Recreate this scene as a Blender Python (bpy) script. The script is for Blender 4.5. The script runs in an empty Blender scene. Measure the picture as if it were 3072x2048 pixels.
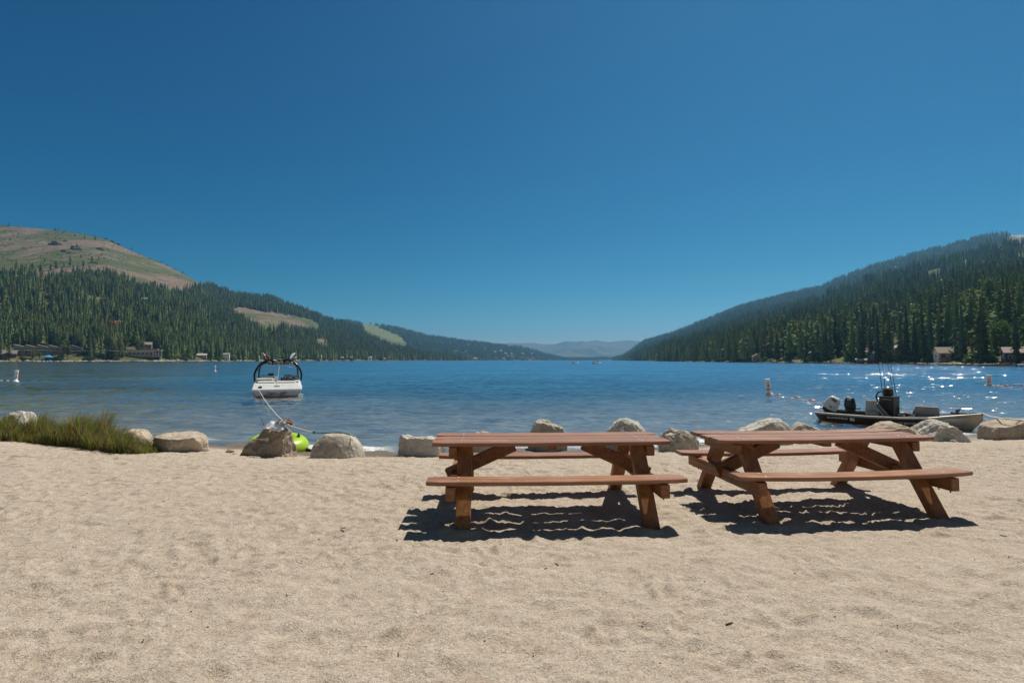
import bpy, math, random
import numpy as np
from mathutils import Vector, Matrix, Euler

# ------------------------------------------------------------------ camera, sky, sun, exposure
SC = bpy.context.scene
F_PX, EYE, HOR = 1558.0, 1.60, 1080.0              # focal length and horizon row in photo pixels (3072 wide), eye height
PITCH = math.atan((HOR - 1024.0) / F_PX)
WATER = -0.27
cam_d = bpy.data.cameras.new("camera")
cam_d.sensor_width = 36.0
cam_d.lens = 36.0 * F_PX / 3072.0
cam_d.clip_start = 0.05
cam_d.clip_end = 60000.0
cam = bpy.data.objects.new("camera", cam_d)
SC.collection.objects.link(cam)
cam.location = (0, 0, EYE)
cam.rotation_euler = (math.pi / 2 + PITCH, 0, 0)
SC.camera = cam

SUN_EL, SUN_AZ = 59.0, 35.5                        # azimuth from +Y (ahead) towards +X (right)
world = bpy.data.worlds.new("World")
SC.world = world
world.use_nodes = True
wn = world.node_tree
sky = wn.nodes.new("ShaderNodeTexSky")
sky.sky_type = 'NISHITA'
sky.sun_disc = False
sky.sun_elevation = math.radians(SUN_EL)
sky.sun_rotation = math.radians(SUN_AZ)
sky.altitude = 1900.0
sky.air_density = 1.0
sky.dust_density = 0.25
sky.ozone_density = 6.0
# the deep clear mountain sky (seen through a polarising filter): each channel of the sky light graded by a power
_sep, _com = wn.nodes.new("ShaderNodeSeparateColor"), wn.nodes.new("ShaderNodeCombineColor")
wn.links.new(sky.outputs[0], _sep.inputs[0])
for _i, (_k, _e) in enumerate(((0.036, 3.1), (0.555, 1.38), (0.85, 1.08))):
    _p = wn.nodes.new("ShaderNodeMath"); _p.operation = 'POWER'; _p.inputs[1].default_value = _e
    _m = wn.nodes.new("ShaderNodeMath"); _m.operation = 'MULTIPLY'; _m.inputs[1].default_value = _k
    wn.links.new(_sep.outputs[_i], _p.inputs[0]); wn.links.new(_p.outputs[0], _m.inputs[0]); wn.links.new(_m.outputs[0], _com.inputs[_i])
# overhead and behind the view, sky light warmed as added neutral shadow fill
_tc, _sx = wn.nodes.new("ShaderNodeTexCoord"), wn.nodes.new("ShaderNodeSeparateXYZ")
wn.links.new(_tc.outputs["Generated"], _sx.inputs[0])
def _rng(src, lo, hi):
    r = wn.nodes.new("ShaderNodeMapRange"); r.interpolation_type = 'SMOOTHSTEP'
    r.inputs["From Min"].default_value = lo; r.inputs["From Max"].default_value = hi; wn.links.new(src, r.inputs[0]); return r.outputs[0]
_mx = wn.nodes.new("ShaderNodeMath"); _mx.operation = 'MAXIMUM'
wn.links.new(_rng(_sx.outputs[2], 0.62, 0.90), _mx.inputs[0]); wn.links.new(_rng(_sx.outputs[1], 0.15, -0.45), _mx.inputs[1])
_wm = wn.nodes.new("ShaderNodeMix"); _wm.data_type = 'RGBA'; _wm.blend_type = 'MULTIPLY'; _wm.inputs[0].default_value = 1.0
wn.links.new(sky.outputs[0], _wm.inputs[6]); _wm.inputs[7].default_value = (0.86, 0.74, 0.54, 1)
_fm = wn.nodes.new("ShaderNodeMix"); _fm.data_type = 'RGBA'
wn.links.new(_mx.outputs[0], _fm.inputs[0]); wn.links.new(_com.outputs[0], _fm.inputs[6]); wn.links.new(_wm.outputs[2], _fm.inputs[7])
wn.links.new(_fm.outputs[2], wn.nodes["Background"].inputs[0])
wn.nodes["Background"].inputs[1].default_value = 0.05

sun_d = bpy.data.lights.new("sun", 'SUN')
sun_d.energy = 5.0
sun_d.angle = math.radians(0.53)
sun_d.color = (1.0, 0.94, 0.84)
sun = bpy.data.objects.new("sun", sun_d)
SC.collection.objects.link(sun)
el, az = math.radians(SUN_EL), math.radians(SUN_AZ)
sdir = Vector((math.sin(az) * math.cos(el), math.cos(az) * math.cos(el), math.sin(el)))
sun.rotation_euler = sdir.to_track_quat('Z', 'Y').to_euler()
SC.view_settings.view_transform = 'Standard'
SC.view_settings.look = 'None'
SC.view_settings.exposure = 0.17
SC.view_settings.gamma = 1.0
SC.render.engine = 'CYCLES'
SC.cycles.use_denoising = True
SC.cycles.use_adaptive_sampling = False
SC.cycles.volume_bounces = 0
SC.cycles.max_bounces = 6
SC.cycles.diffuse_bounces = 2
SC.cycles.glossy_bounces = 2
SC.cycles.transmission_bounces = 4
SC.cycles.transparent_max_bounces = 12

rnd = random.Random(7)
NP = np.random.RandomState(11)
R = math.radians

# ------------------------------------------------------------------ helpers: photo directions, noise
def ray(u, v):
    """direction of a photo pixel, scaled so that its forward (y) part is 1"""
    a, b = (u - 1536.0) / F_PX, -(v - 1024.0) / F_PX
    dy = math.cos(PITCH) - b * math.sin(PITCH)
    dz = math.sin(PITCH) + b * math.cos(PITCH)
    return a / dy, dz / dy
def at(u, v, Y):
    dx, dz = ray(u, v)
    return Vector((dx * Y, Y, EYE + dz * Y))
def on_z(u, v, z):
    dx, dz = ray(u, v)
    Y = (z - EYE) / dz
    return Vector((dx * Y, Y, z))
def photo(x, y, z):
    """photo pixel of world points (arrays)"""
    c, s = math.cos(PITCH), math.sin(PITCH)
    z = z - EYE
    dep = y * c + z * s
    return 1536 + F_PX * x / dep, 1024 - F_PX * (-y * s + z * c) / dep

def _h(ix, iy, iz, seed):
    h = (ix.astype(np.int64) * 374761393 + iy.astype(np.int64) * 668265263 + iz.astype(np.int64) * 2147483647 + seed * 974634777) & 0xffffffff
    h = ((h ^ (h >> 13)) * 1274126177) & 0xffffffff
    h = ((h ^ (h >> 16)) * 2246822519) & 0xffffffff
    return ((h ^ (h >> 15)) & 0xffffff) / float(0xffffff) * 2 - 1
def noise3(x, y, z, seed=0):
    x0, y0, z0 = np.floor(x), np.floor(y), np.floor(z)
    fx, fy, fz = x - x0, y - y0, z - z0
    fx, fy, fz = [f * f * f * (f * (f * 6 - 15) + 10) for f in (fx, fy, fz)]
    def c(i, j, k): return _h(x0 + i, y0 + j, z0 + k, seed)
    def l(a, b, t): return a + (b - a) * t
    return l(l(l(c(0,0,0), c(1,0,0), fx), l(c(0,1,0), c(1,1,0), fx), fy), l(l(c(0,0,1), c(1,0,1), fx), l(c(0,1,1), c(1,1,1), fx), fy), fz)
def noise2(x, y, seed=0):
    x0, y0 = np.floor(x), np.floor(y)
    fx, fy = x - x0, y - y0
    fx, fy = [f * f * f * (f * (f * 6 - 15) + 10) for f in (fx, fy)]
    o = np.zeros_like(x0)
    a, b = _h(x0, y0, o, seed), _h(x0 + 1, y0, o, seed)
    c, d = _h(x0, y0 + 1, o, seed), _h(x0 + 1, y0 + 1, o, seed)
    t = a + (b - a) * fx
    return t + (c + (d - c) * fx - t) * fy
def fbm2(x, y, oct=4, seed=0, gain=0.5):
    s, a, f = 0, 1.0, 1.0
    for i in range(oct):
        s = s + a * noise2(x * f + 17.3 * i, y * f - 9.1 * i, seed + i)
        a *= gain; f *= 2.03
    return s
def sstep(a, b, x):
    t = np.clip((x - a) / (b - a), 0, 1)
    return t * t * (3 - 2 * t)
def inpoly(px, py, poly):
    r = np.zeros(np.shape(px), bool)
    n = len(poly)
    for i in range(n):
        (x1, y1), (x2, y2) = poly[i], poly[(i + 1) % n]
        if y1 == y2: continue
        c = ((y1 > py) != (y2 > py)) & (px < (x2 - x1) * (py - y1) / (y2 - y1) + x1)
        r ^= c
    return r

# ------------------------------------------------------------------ helpers: materials
def mat(name, base, rough=0.6, metal=0.0, spec=None, coat=0.0):
    m = bpy.data.materials.new(name); m.use_nodes = True
    b = m.node_tree.nodes["Principled BSDF"]
    b.inputs["Base Color"].default_value = (*base, 1)
    b.inputs["Roughness"].default_value = rough
    b.inputs["Metallic"].default_value = metal
    if spec is not None: b.inputs["Specular IOR Level"].default_value = spec
    if coat: b.inputs["Coat Weight"].default_value = coat
    return m
class NT:
    """thin wrapper over a node tree"""
    def __init__(s, m): s.t = m.node_tree; s.b = s.t.nodes.get("Principled BSDF"); s.out = s.t.nodes.get("Material Output")
    def n(s, kind, **kw):
        o = s.t.nodes.new(kind)
        for k, v in kw.items():
            if k.startswith("i_"):
                key = k[2:].replace("_", " ")
                o.inputs[key].default_value = v
            else: setattr(o, k, v)
        return o
    def l(s, a, b): s.t.links.new(a, b)
    def pos(s, scale=(1, 1, 1), obj=False):
        src = s.n("ShaderNodeTexCoord").outputs["Object"] if obj else s.n("ShaderNodeNewGeometry").outputs["Position"]
        mp = s.n("ShaderNodeMapping"); mp.inputs["Scale"].default_value = scale
        s.l(src, mp.inputs[0]); return mp.outputs[0]
    def noise(s, vec, scale, detail=4, rough=0.55, dist=0.0):
        o = s.n("ShaderNodeTexNoise"); s.l(vec, o.inputs["Vector"])
        o.inputs["Scale"].default_value = scale; o.inputs["Detail"].default_value = detail
        o.inputs["Roughness"].default_value = rough; o.inputs["Distortion"].default_value = dist
        return o.outputs["Fac"]
    def ramp(s, fac, stops, interp='LINEAR'):
        o = s.n("ShaderNodeValToRGB"); e = o.color_ramp; e.interpolation = interp
        while len(e.elements) < len(stops): e.elements.new(0.5)
        for k, (p, c) in enumerate(stops):
            e.elements[k].position = p
            e.elements[k].color = (*c, 1) if isinstance(c, (tuple, list)) else (c, c, c, 1)
        s.l(fac, o.inputs[0]); return o.outputs[0]
    def mix(s, fac, a, b, blend='MIX'):
        o = s.n("ShaderNodeMix", data_type='RGBA', blend_type=blend)
        for i, x in ((0, fac), (6, a), (7, b)):
            if hasattr(x, "is_linked") or hasattr(x, "links"): s.l(x, o.inputs[i])
            elif isinstance(x, (tuple, list)): o.inputs[i].default_value = (*x, 1)
            else: o.inputs[i].default_value = x
        return o.outputs[2]
    def math(s, op, a, b=None, clamp=False):
        o = s.n("ShaderNodeMath", operation=op, use_clamp=clamp)
        for i, x in ((0, a), (1, b)):
            if x is None: continue
            if isinstance(x, (int, float)): o.inputs[i].default_value = x
            else: s.l(x, o.inputs[i])
        return o.outputs[0]
    def bump(s, h, strength, dist, normal=None):
        o = s.n("ShaderNodeBump"); o.inputs["Strength"].default_value = strength; o.inputs["Distance"].default_value = dist
        s.l(h, o.inputs["Height"])
        if normal is not None: s.l(normal, o.inputs["Normal"])
        return o.outputs[0]
    def attr(s, name, out="Fac"):
        o = s.n("ShaderNodeAttribute"); o.attribute_name = name; return o.outputs[out]
    def base(s, c): s.l(c, s.b.inputs["Base Color"])

def mottled(name, c1, c2, scale, rough=0.8, bump=0.0, bdist=0.02, detail=5, obj=True, spec=0.3, metal=0.0):
    m = mat(name, c1, rough, metal, spec); t = NT(m); p = t.pos(obj=obj)
    f = t.noise(p, scale, detail)
    t.base(t.ramp(f, [(0.32, c1), (0.68, c2)]))
    if bump:
        t.l(t.bump(t.noise(p, scale * 3, 5, 0.65), bump, bdist), t.b.inputs["Normal"])
    return m

# ------------------------------------------------------------------ helpers: objects and meshes
COL = SC.collection
def link(o, parent=None):
    COL.objects.link(o)
    if parent is not None: o.parent = parent
    return o
def tag(o, label=None, cat=None, group=None, kind=None):
    if label: o["label"] = label
    if cat: o["category"] = cat
    if group: o["group"] = group
    if kind: o["kind"] = kind
    return o
def empty(name, loc=(0, 0, 0), rz=0.0, label=None, cat=None, group=None):
    o = bpy.data.objects.new(name, None); o.empty_display_size = 0.2
    link(o); o.location = loc; o.rotation_euler = (0, 0, rz)
    return tag(o, label, cat, group)
def np_mesh(name, V, Fq, mats, smooth=True, mi=None):
    """mesh from numpy verts and one quad (or triangle) array"""
    me = bpy.data.meshes.new(name)
    V = np.asarray(V, np.float32); Fq = np.asarray(Fq, np.int32)
    n, k = Fq.shape
    me.vertices.add(len(V)); me.vertices.foreach_set("co", V.ravel())
    me.loops.add(n * k); me.loops.foreach_set("vertex_index", Fq.ravel())
    me.polygons.add(n); me.polygons.foreach_set("loop_start", np.arange(0, n * k, k, dtype=np.int32))
    me.polygons.foreach_set("use_smooth", np.full(n, smooth, bool))
    for m in (mats if isinstance(mats, (list, tuple)) else [mats]): me.materials.append(m)
    if mi is not None: me.polygons.foreach_set("material_index", np.asarray(mi, np.int32))
    me.update(calc_edges=True)
    return me
def add_attr(me, name, vals):
    a = me.attributes.new(name, 'FLOAT', 'POINT'); a.data.foreach_set("value", np.asarray(vals, np.float32).ravel())
def grid_faces(nr, nc):
    i = np.arange(nr - 1)[:, None] * nc + np.arange(nc - 1)[None, :]
    return np.stack([i, i + 1, i + 1 + nc, i + nc], -1).reshape(-1, 4)

class MB:
    """collects shapes, then links them as ONE mesh object"""
    def __init__(s): s.v, s.f, s.mi, s.sm = [], [], [], []
    def add(s, vs, fs, mi=0, smooth=False, M=None):
        b = len(s.v)
        for p in vs:
            p = Vector(p)
            s.v.append(M @ p if M is not None else p)
        for f in fs:
            s.f.append([b + i for i in f]); s.mi.append(mi); s.sm.append(smooth)
        return s
    def box(s, c, d, rot=None, mi=0, bev=0.0, M=None):
        """box of full size d about c with chamfered edges"""
        T = Matrix.Translation(Vector(c))
        if rot is not None: T = T @ Euler(rot).to_matrix().to_4x4()
        if M is not None: T = M @ T
        hx, hy, hz = d[0] / 2, d[1] / 2, d[2] / 2
        bev = min(bev, 0.49 * min(d))
        if bev <= 0:
            vs = [(x * hx, y * hy, z * hz) for x in (-1, 1) for y in (-1, 1) for z in (-1, 1)]
            fs = [(0, 1, 3, 2), (4, 6, 7, 5), (0, 4, 5, 1), (2, 3, 7, 6), (0, 2, 6, 4), (1, 5, 7, 3)]
            return s.add(vs, fs, mi, False, T)
        vs, idx = [], {}
        for x in (-1, 1):
            for y in (-1, 1):
                for z in (-1, 1):
                    for ax in range(3):
                        p = [x * (hx - bev), y * (hy - bev), z * (hz - bev)]
                        p[ax] = (x * hx, y * hy, z * hz)[ax]
                        idx[(x, y, z, ax)] = len(vs); vs.append(p)
        fs = []
        for ax in range(3):
            o = [a for a in range(3) if a != ax]
            for sg in (-1, 1):
                q = []
                for (a, b) in ((-1, -1), (1, -1), (1, 1), (-1, 1)):
                    k = [0, 0, 0]; k[ax] = sg; k[o[0]] = a; k[o[1]] = b
                    q.append(idx[(*k, ax)])
                if (sg > 0) == (ax == 1): q.reverse()
                fs.append(q)
        for ax in range(3):
            o = [a for a in range(3) if a != ax]
            for a in (-1, 1):
                for b in (-1, 1):
                    k1 = [0, 0, 0]; k1[o[0]] = a; k1[o[1]] = b; k2 = list(k1)
                    k1[ax] = -1; k2[ax] = 1
                    q = [idx[(*k1, o[0])], idx[(*k2, o[0])], idx[(*k2, o[1])], idx[(*k1, o[1])]]
                    n = (Vector(vs[q[1]]) - Vector(vs[q[0]])).cross(Vector(vs[q[2]]) - Vector(vs[q[0]]))
                    d0 = Vector([0 if i == ax else (k1[i]) for i in range(3)])
                    if n.dot(d0) < 0: q.reverse()
                    fs.append(q)
        for x in (-1, 1):
            for y in (-1, 1):
                for z in (-1, 1):
                    q = [idx[(x, y, z, a)] for a in range(3)]
                    n = (Vector(vs[q[1]]) - Vector(vs[q[0]])).cross(Vector(vs[q[2]]) - Vector(vs[q[0]]))
                    if n.dot(Vector((x, y, z))) < 0: q.reverse()
                    fs.append(q)
        return s.add(vs, fs, mi, False, T)
    def beam(s, a, b, w, h, mi=0, bev=0.006, up=(0, 0, 1), M=None):
        """squared timber from a to b; w across, h along up"""
        a, b = Vector(a), Vector(b)
        x = (b - a).normalized(); u = Vector(up)
        y = u.cross(x).normalized(); z = x.cross(y)
        T = Matrix((x, y, z)).transposed().to_4x4(); T.translation = (a + b) / 2
        if M is not None: T = M @ T
        return s.box((0, 0, 0), ((b - a).length, w, h), None, mi, bev, T)
    def tube(s, pts, r, seg=8, mi=0, M=None, cap=True):
        pts = [Vector(p) for p in pts]; n = len(pts)
        rs = r if isinstance(r, (list, tuple)) else [r] * n
        ref = Vector((0, 0, 1)); vs, fs = [], []
        for i, p in enumerate(pts):
            d = (pts[min(i + 1, n - 1)] - pts[max(i - 1, 0)]).normalized()
            if abs(d.dot(ref)) > 0.95: ref = Vector((1, 0, 0)) if abs(d.x) < 0.9 else Vector((0, 1, 0))
            a = d.cross(ref).normalized(); b = d.cross(a); ref = a.cross(d) * -1 if False else ref
            for k in range(seg):
                t = 2 * math.pi * k / seg
                vs.append(p + (a * math.cos(t) + b * math.sin(t)) * rs[i])
        for i in range(n - 1):
            for k in range(seg):
                k2 = (k + 1) % seg
                fs.append((i * seg + k, i * seg + k2, (i + 1) * seg + k2, (i + 1) * seg + k))
        if cap: fs += [tuple(range(seg - 1, -1, -1)), tuple((n - 1) * seg + k for k in range(seg))]
        return s.add(vs, fs, mi, True, M)
    def lathe(s, prof, seg=20, mi=None, M=None):
        """prof: (radius, z) pairs bottom to top; mi per band"""
        vs, n = [], len(prof)
        for (r_, z) in prof:
            for k in range(seg):
                t = 2 * math.pi * k / seg
                vs.append((r_ * math.cos(t), r_ * math.sin(t), z))
        for i in range(n - 1):
            fs = []
            for k in range(seg):
                k2 = (k + 1) % seg
                fs.append((i * seg + k, i * seg + k2, (i + 1) * seg + k2, (i + 1) * seg + k))
            b = len(s.v) if i == 0 else b
            if i == 0: s.add(vs, [], 0, True, M)
            for f in fs:
                s.f.append([b + j for j in f]); s.mi.append(mi[i] if mi else 0); s.sm.append(True)
        return s
    def loft(s, secs, mi=None, closed=False, smooth=True, caps=(False, False), M=None):
        """secs: equal-length point rows; mi per strip between points"""
        n, m = len(secs), len(secs[0]); b = len(s.v)
        for row in secs:
            for p in row: s.v.append(M @ Vector(p) if M is not None else Vector(p))
        mm = m if closed else m - 1
        for i in range(n - 1):
            for k in range(mm):
                k2 = (k + 1) % m
                s.f.append([b + i * m + k, b + i * m + k2, b + (i + 1) * m + k2, b + (i + 1) * m + k])
                s.mi.append(mi[k] if mi else 0); s.sm.append(smooth)
        for c, i in ((caps[0], 0), (caps[1], n - 1)):
            if c is not False and c is not None:
                s.f.append([b + i * m + k for k in (range(m) if i else range(m - 1, -1, -1))]); s.mi.append(c if not isinstance(c, bool) else 0); s.sm.append(False)
        return s
    def mesh(s, name, mats):
        me = bpy.data.meshes.new(name)
        me.from_pydata([tuple(v) for v in s.v], [], s.f)
        for m in (mats if isinstance(mats, (list, tuple)) else [mats]): me.materials.append(m)
        me.polygons.foreach_set("material_index", s.mi)
        me.polygons.foreach_set("use_smooth", s.sm)
        me.update(); return me
    def build(s, name, mats, parent=None, label=None, cat=None, group=None, kind=None):
        o = link(bpy.data.objects.new(name, s.mesh(name, mats)), parent)
        return tag(o, label, cat, group, kind)
def text_into(mb, body, size, M, mi=0, ext=0.002, shear=0.0):
    """lettering as real raised geometry inside a part's mesh"""
    cu = bpy.data.curves.new("lettering", 'FONT'); cu.body = body; cu.size = size; cu.extrude = ext
    cu.shear = shear; cu.align_x = 'CENTER'; cu.align_y = 'CENTER'; cu.resolution_u = 2
    o = bpy.data.objects.new("lettering", cu); COL.objects.link(o)
    dg = bpy.context.evaluated_depsgraph_get()
    me = bpy.data.meshes.new_from_object(o.evaluated_get(dg))
    mb.add([v.co for v in me.vertices], [tuple(p.vertices) for p in me.polygons], mi, False, M)
    bpy.data.objects.remove(o); bpy.data.curves.remove(cu); bpy.data.meshes.remove(me)
def frame_M(origin, x, y):
    x = Vector(x).normalized(); z = x.cross(Vector(y)).normalized(); y = z.cross(x)
    M = Matrix((x, y, z)).transposed().to_4x4(); M.translation = Vector(origin); return M

# ------------------------------------------------------------------ the beach and the lake bed: one sheet
SH_X = [-4000, -60, -18, -10, -6, -4, -1, 2, 5, 8, 11.5, 16, 30, 60, 4000]
SH_Y = [14.0, 14.0, 13.2, 12.4, 11.6, 10.9, 10.75, 11.1, 11.8, 12.4, 13.0, 13.6, 15, 16, 16]
def shore_y(x): return np.interp(x, SH_X, SH_Y)
def sand_base(x, y):
    ys = shore_y(x) + 0.25 * noise2(x * 0.7, x * 0 + 3.3, 5)
    d = y - ys                                       # metres beyond the water line
    z = np.where(d < 0, -0.27 * sstep(-3.4, 0.0, d) ** 1.2 + 0.0, -0.27 - 0.020 * d - 0.03 * np.minimum(np.maximum(d, 0), 3))
    z = np.maximum(z, -2.2)
    z = z + np.where(d < -0.2, 0.10 * sstep(-7.5, -11, x) * sstep(8.2, 10.0, y), 0)
    return z, d
def axis(lo, f0, f1, hi, step, n):
    o = np.concatenate([np.geomspace(step * 2, 1.0, 14), np.arange(1.6, 80, 0.8), np.geomspace(82, 16000, n)])
    a, b = (f0 - o)[::-1], f1 + o
    return np.concatenate([[lo], a[a > lo], np.arange(f0, f1 + 1e-6, step), b[b < hi], [hi]])
gx = axis(-9000, -12.0, 14.0, 9000, 0.0215, 26)
gy = axis(-4000, 2.0, 12.4, 16000, 0.0215, 30)
GX, GY = np.meshgrid(gx, gy)
GZ, GD = sand_base(GX, GY)
near = (np.abs(GX) < 40) & (GY > -20) & (GY < 30)
amp = sstep(0.3, -1.2, GD) * near
swell = fbm2(GX * 1.1, GY * 1.3, 3, 21) * 0.012
lump = fbm2(GX * 3.7, GY * 4.2, 3, 31, 0.55)
ridge = 1 - np.abs(fbm2(GX * 5.3 + 0.5 * lump, GY * 7.0, 3, 41, 0.6))
wr1 = 1 - np.abs(fbm2(GX * 8.5 + 1.1 * lump, GY * 10.5 + 0.9 * ridge, 2, 51, 0.5)) * 1.6
wr2 = 1 - np.abs(fbm2(GX * 15 - 1.3 * lump, GY * 17 + lump, 2, 57, 0.5)) * 1.6
patchy = 0.55 + 0.45 * noise2(GX * 0.8, GY * 0.9, 59)
GZ = GZ + amp * (swell + 0.009 * lump + 0.011 * (ridge - 0.6) + patchy * (0.0165 * np.sign(wr1) * np.abs(wr1) ** 1.5 + 0.0095 * np.sign(wr2) * np.abs(wr2) ** 1.5))
# footprints and scuffs pressed into the sand
ix0, iy0 = np.searchsorted(gx, -12.0), np.searchsorted(gy, 2.0)
nfx, nfy = np.searchsorted(gx, 15.0), np.searchsorted(gy, 12.6)
for k in range(1500):
    y = 2.0 + 7.6 * NP.rand() ** 0.8; x = (NP.rand() * 2 - 1) * (y * 1.05 + 0.6)
    L_, W_ = 0.06 + 0.09 * NP.rand(), 0.035 + 0.035 * NP.rand()
    dep = 0.005 + 0.012 * NP.rand() ** 2; an = NP.rand() * math.pi
    i0, i1 = np.searchsorted(gx, [x - 0.33, x + 0.33]); j0, j1 = np.searchsorted(gy, [y - 0.33, y + 0.33])
    if i1 - i0 < 3 or j1 - j0 < 3: continue
    X, Y = gx[None, i0:i1] - x, gy[j0:j1, None] - y
    a, b = (X * math.cos(an) + Y * math.sin(an)) / L_, (-X * math.sin(an) + Y * math.cos(an)) / W_
    q = a * a + b * b
    GZ[j0:j1, i0:i1] += -dep * np.exp(-q * q) + dep * 0.75 * np.exp(-((np.sqrt(q) - 1.5) / 0.42) ** 2) * (0.5 + 0.5 * np.tanh(2 * b))
for (tx, ty, ta) in ((.401, 5.709, .05), (3.368, 5.952, .095)):
    for fx in (-.9, .9):
        for fy in (-.75, .75):
            x, y = tx + fx * math.cos(ta) - fy * math.sin(ta), ty + fx * math.sin(ta) + fy * math.cos(ta)
            i0, i1 = np.searchsorted(gx, [x - .5, x + .5]); j0, j1 = np.searchsorted(gy, [y - .5, y + .5])
            X, Y = np.meshgrid(gx[i0:i1] - x, gy[j0:j1] - y); q = np.hypot(X / 1.15, Y)
            GZ[j0:j1, i0:i1] += (0.030 * np.exp(-((q - .13) / .05) ** 2) - 0.014 * np.exp(-((q - .27) / .07) ** 2)) * (0.65 + 0.6 * noise2(X * 6 + x, Y * 6 + y, 3))
def ground_z(x, y):
    i = min(max(np.searchsorted(gx, x), 1), len(gx) - 1); j = min(max(np.searchsorted(gy, y), 1), len(gy) - 1)
    return float(GZ[j, i])

m = mat("beach_sand", (0.5, 0.42, 0.33), 0.95, spec=0.15); t = NT(m)
p = t.pos()
big = t.noise(p, 0.9, 5, 0.6); mid = t.noise(p, 6.0, 6, 0.65, 0.4); fine = t.noise(p, 75, 3, 0.7); grain = t.noise(p, 330, 2, 0.7)
c = t.ramp(mid, [(0.3, (0.42, 0.347, 0.268)), (0.52, (0.515, 0.436, 0.348)), (0.72, (0.58, 0.498, 0.408))])
c = t.mix(t.ramp(big, [(0.35, 0.0), (0.7, 0.45)]), c, (0.53, 0.445, 0.36))
c = t.mix(t.ramp(fine, [(0.36, 0.75), (0.5, 0.0)]), c, (0.25, 0.185, 0.13))
c = t.mix(t.ramp(grain, [(0.30, 0.9), (0.40, 0.0)]), c, (0.14, 0.10, 0.075))
c = t.mix(t.ramp(grain, [(0.60, 0.0), (0.72, 0.55)]), c, (0.66, 0.57, 0.46))
red = t.noise(p, 2.6, 4, 0.6)
c = t.mix(t.ramp(red, [(0.56, 0.0), (0.70, 0.30)]), c, (0.36, 0.235, 0.16))
wet = t.ramp(t.attr("wet"), [(0.0, 0.0), (1.0, 1.0)])
c = t.mix(wet, c, (0.17, 0.135, 0.095))
bed = t.ramp(t.noise(p, 1.3, 5, 0.6), [(0.35, (0.13, 0.125, 0.09)), (0.65, (0.36, 0.33, 0.25))])
c = t.mix(t.ramp(t.attr("bed"), [(0.0, 0.0), (1.0, 1.0)]), c, bed)
t.base(c)
b1 = t.bump(mid, 0.55, 0.03)
fold = t.math('ABSOLUTE', t.math('SUBTRACT', t.noise(t.pos((1, 1.35, 1)), 11, 5, 0.62, 1.2), 0.5))
fold2 = t.math('ABSOLUTE', t.math('SUBTRACT', t.noise(t.pos((1, 1.2, 1)), 27, 4, 0.62, 1.0), 0.5))
b2 = t.bump(fold2, 0.9, 0.030, b1)
b3 = t.bump(grain, 0.5, 0.004, b2)
t.l(b3, t.b.inputs["Normal"])
t.l(t.ramp(t.attr("wet"), [(0.0, 0.95), (1.0, 0.45)]), t.b.inputs["Roughness"])
me = np_mesh("ground", np.stack([GX, GY, GZ], -1).reshape(-1, 3), grid_faces(len(gy), len(gx)), m)
wv = sstep(-1.05, -0.35, GD + 0.35 * noise2(GX * 1.5, GY * 1.5, 61)) * (np.abs(GX) < 60)
add_attr(me, "wet", wv); add_attr(me, "bed", sstep(0.0, 0.8, GD))
link(tag(bpy.data.objects.new("ground", me), "pale trodden sand beach sloping into the lake", "beach", kind="structure"))

# ------------------------------------------------------------------ the lake: a fan of ripples out to the far shore
wr = np.concatenate([np.geomspace(8.6, 70, 720), np.geomspace(70.5, 6500, 150)])
wa = np.linspace(-1.32, 1.32, 800)
WR, WA = np.meshgrid(wr, wa, indexing='ij')
WX, WY = WR * np.sin(WA), WR * np.cos(WA)
cell = np.gradient(wr)[:, None] + 0 * WA
cell = np.maximum(cell, WR * 0.0033)
bz, bd = sand_base(WX, WY)
depth = np.clip(np.where(bd < 0, WATER - bz, 0.042 * bd + 0.03 * np.maximum(bd - 18, 0)), -1, 9)
WZ = np.full_like(WX, WATER)
rr = np.random.RandomState(3)
for k in range(46):
    lam = 0.20 * (1.6 / 0.20) ** rr.rand()
    an = math.radians(50) + rr.randn() * 0.55                  # wind from the front right
    kx, ky = math.cos(an) * 2 * math.pi / lam, math.sin(an) * 2 * math.pi / lam
    a = 0.0042 * lam ** 0.8 / 0.5
    env = 0.6 + 0.4 * noise2(WX / (lam * 6) + k, WY / (lam * 6), 70 + k)
    ph = kx * WX + ky * WY + rr.rand() * 6.28 + 1.3 * noise2(WX / (lam * 3), WY / (lam * 3) + k, 170 + k)
    s_ = np.sin(ph)
    WZ += a * env * (s_ + 0.25 * np.cos(2 * ph)) * sstep(lam / 2.5, lam / 5.5, cell)
WZ = np.where(depth < 0.25, WATER + (WZ - WATER) * (0.55 + 0.45 * np.clip(depth / 0.25, 0, 1)), WZ)
curl = sstep(0.30, 0.05, np.abs(bd - 0.42 - 0.3 * noise2(WX * 0.8, WY * 0 + 1.7, 77)))
WZ += curl * 0.022 * (0.6 + 0.8 * noise2(WX * 1.1, WY * 1.1, 78))
m = bpy.data.materials.new("lake_water"); m.use_nodes = True; t = NT(m)
t.t.nodes.remove(t.b)
p = t.pos()
dist = t.n("ShaderNodeVectorMath", operation='LENGTH'); t.l(t.n("ShaderNodeNewGeometry").outputs["Position"], dist.inputs[0])
d_ = dist.outputs["Value"]
def slopes(scale_vec, scale, detail, rough, dist=0.3):
    o = t.n("ShaderNodeTexNoise"); t.l(t.pos(scale_vec), o.inputs["Vector"])
    o.inputs["Scale"].default_value = scale; o.inputs["Detail"].default_value = detail
    o.inputs["Roughness"].default_value = rough; o.inputs["Distortion"].default_value = dist
    v = t.n("ShaderNodeVectorMath", operation='SUBTRACT'); t.l(o.outputs["Color"], v.inputs[0]); v.inputs[1].default_value = (0.5, 0.5, 0.5)
    return v.outputs[0]
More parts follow.
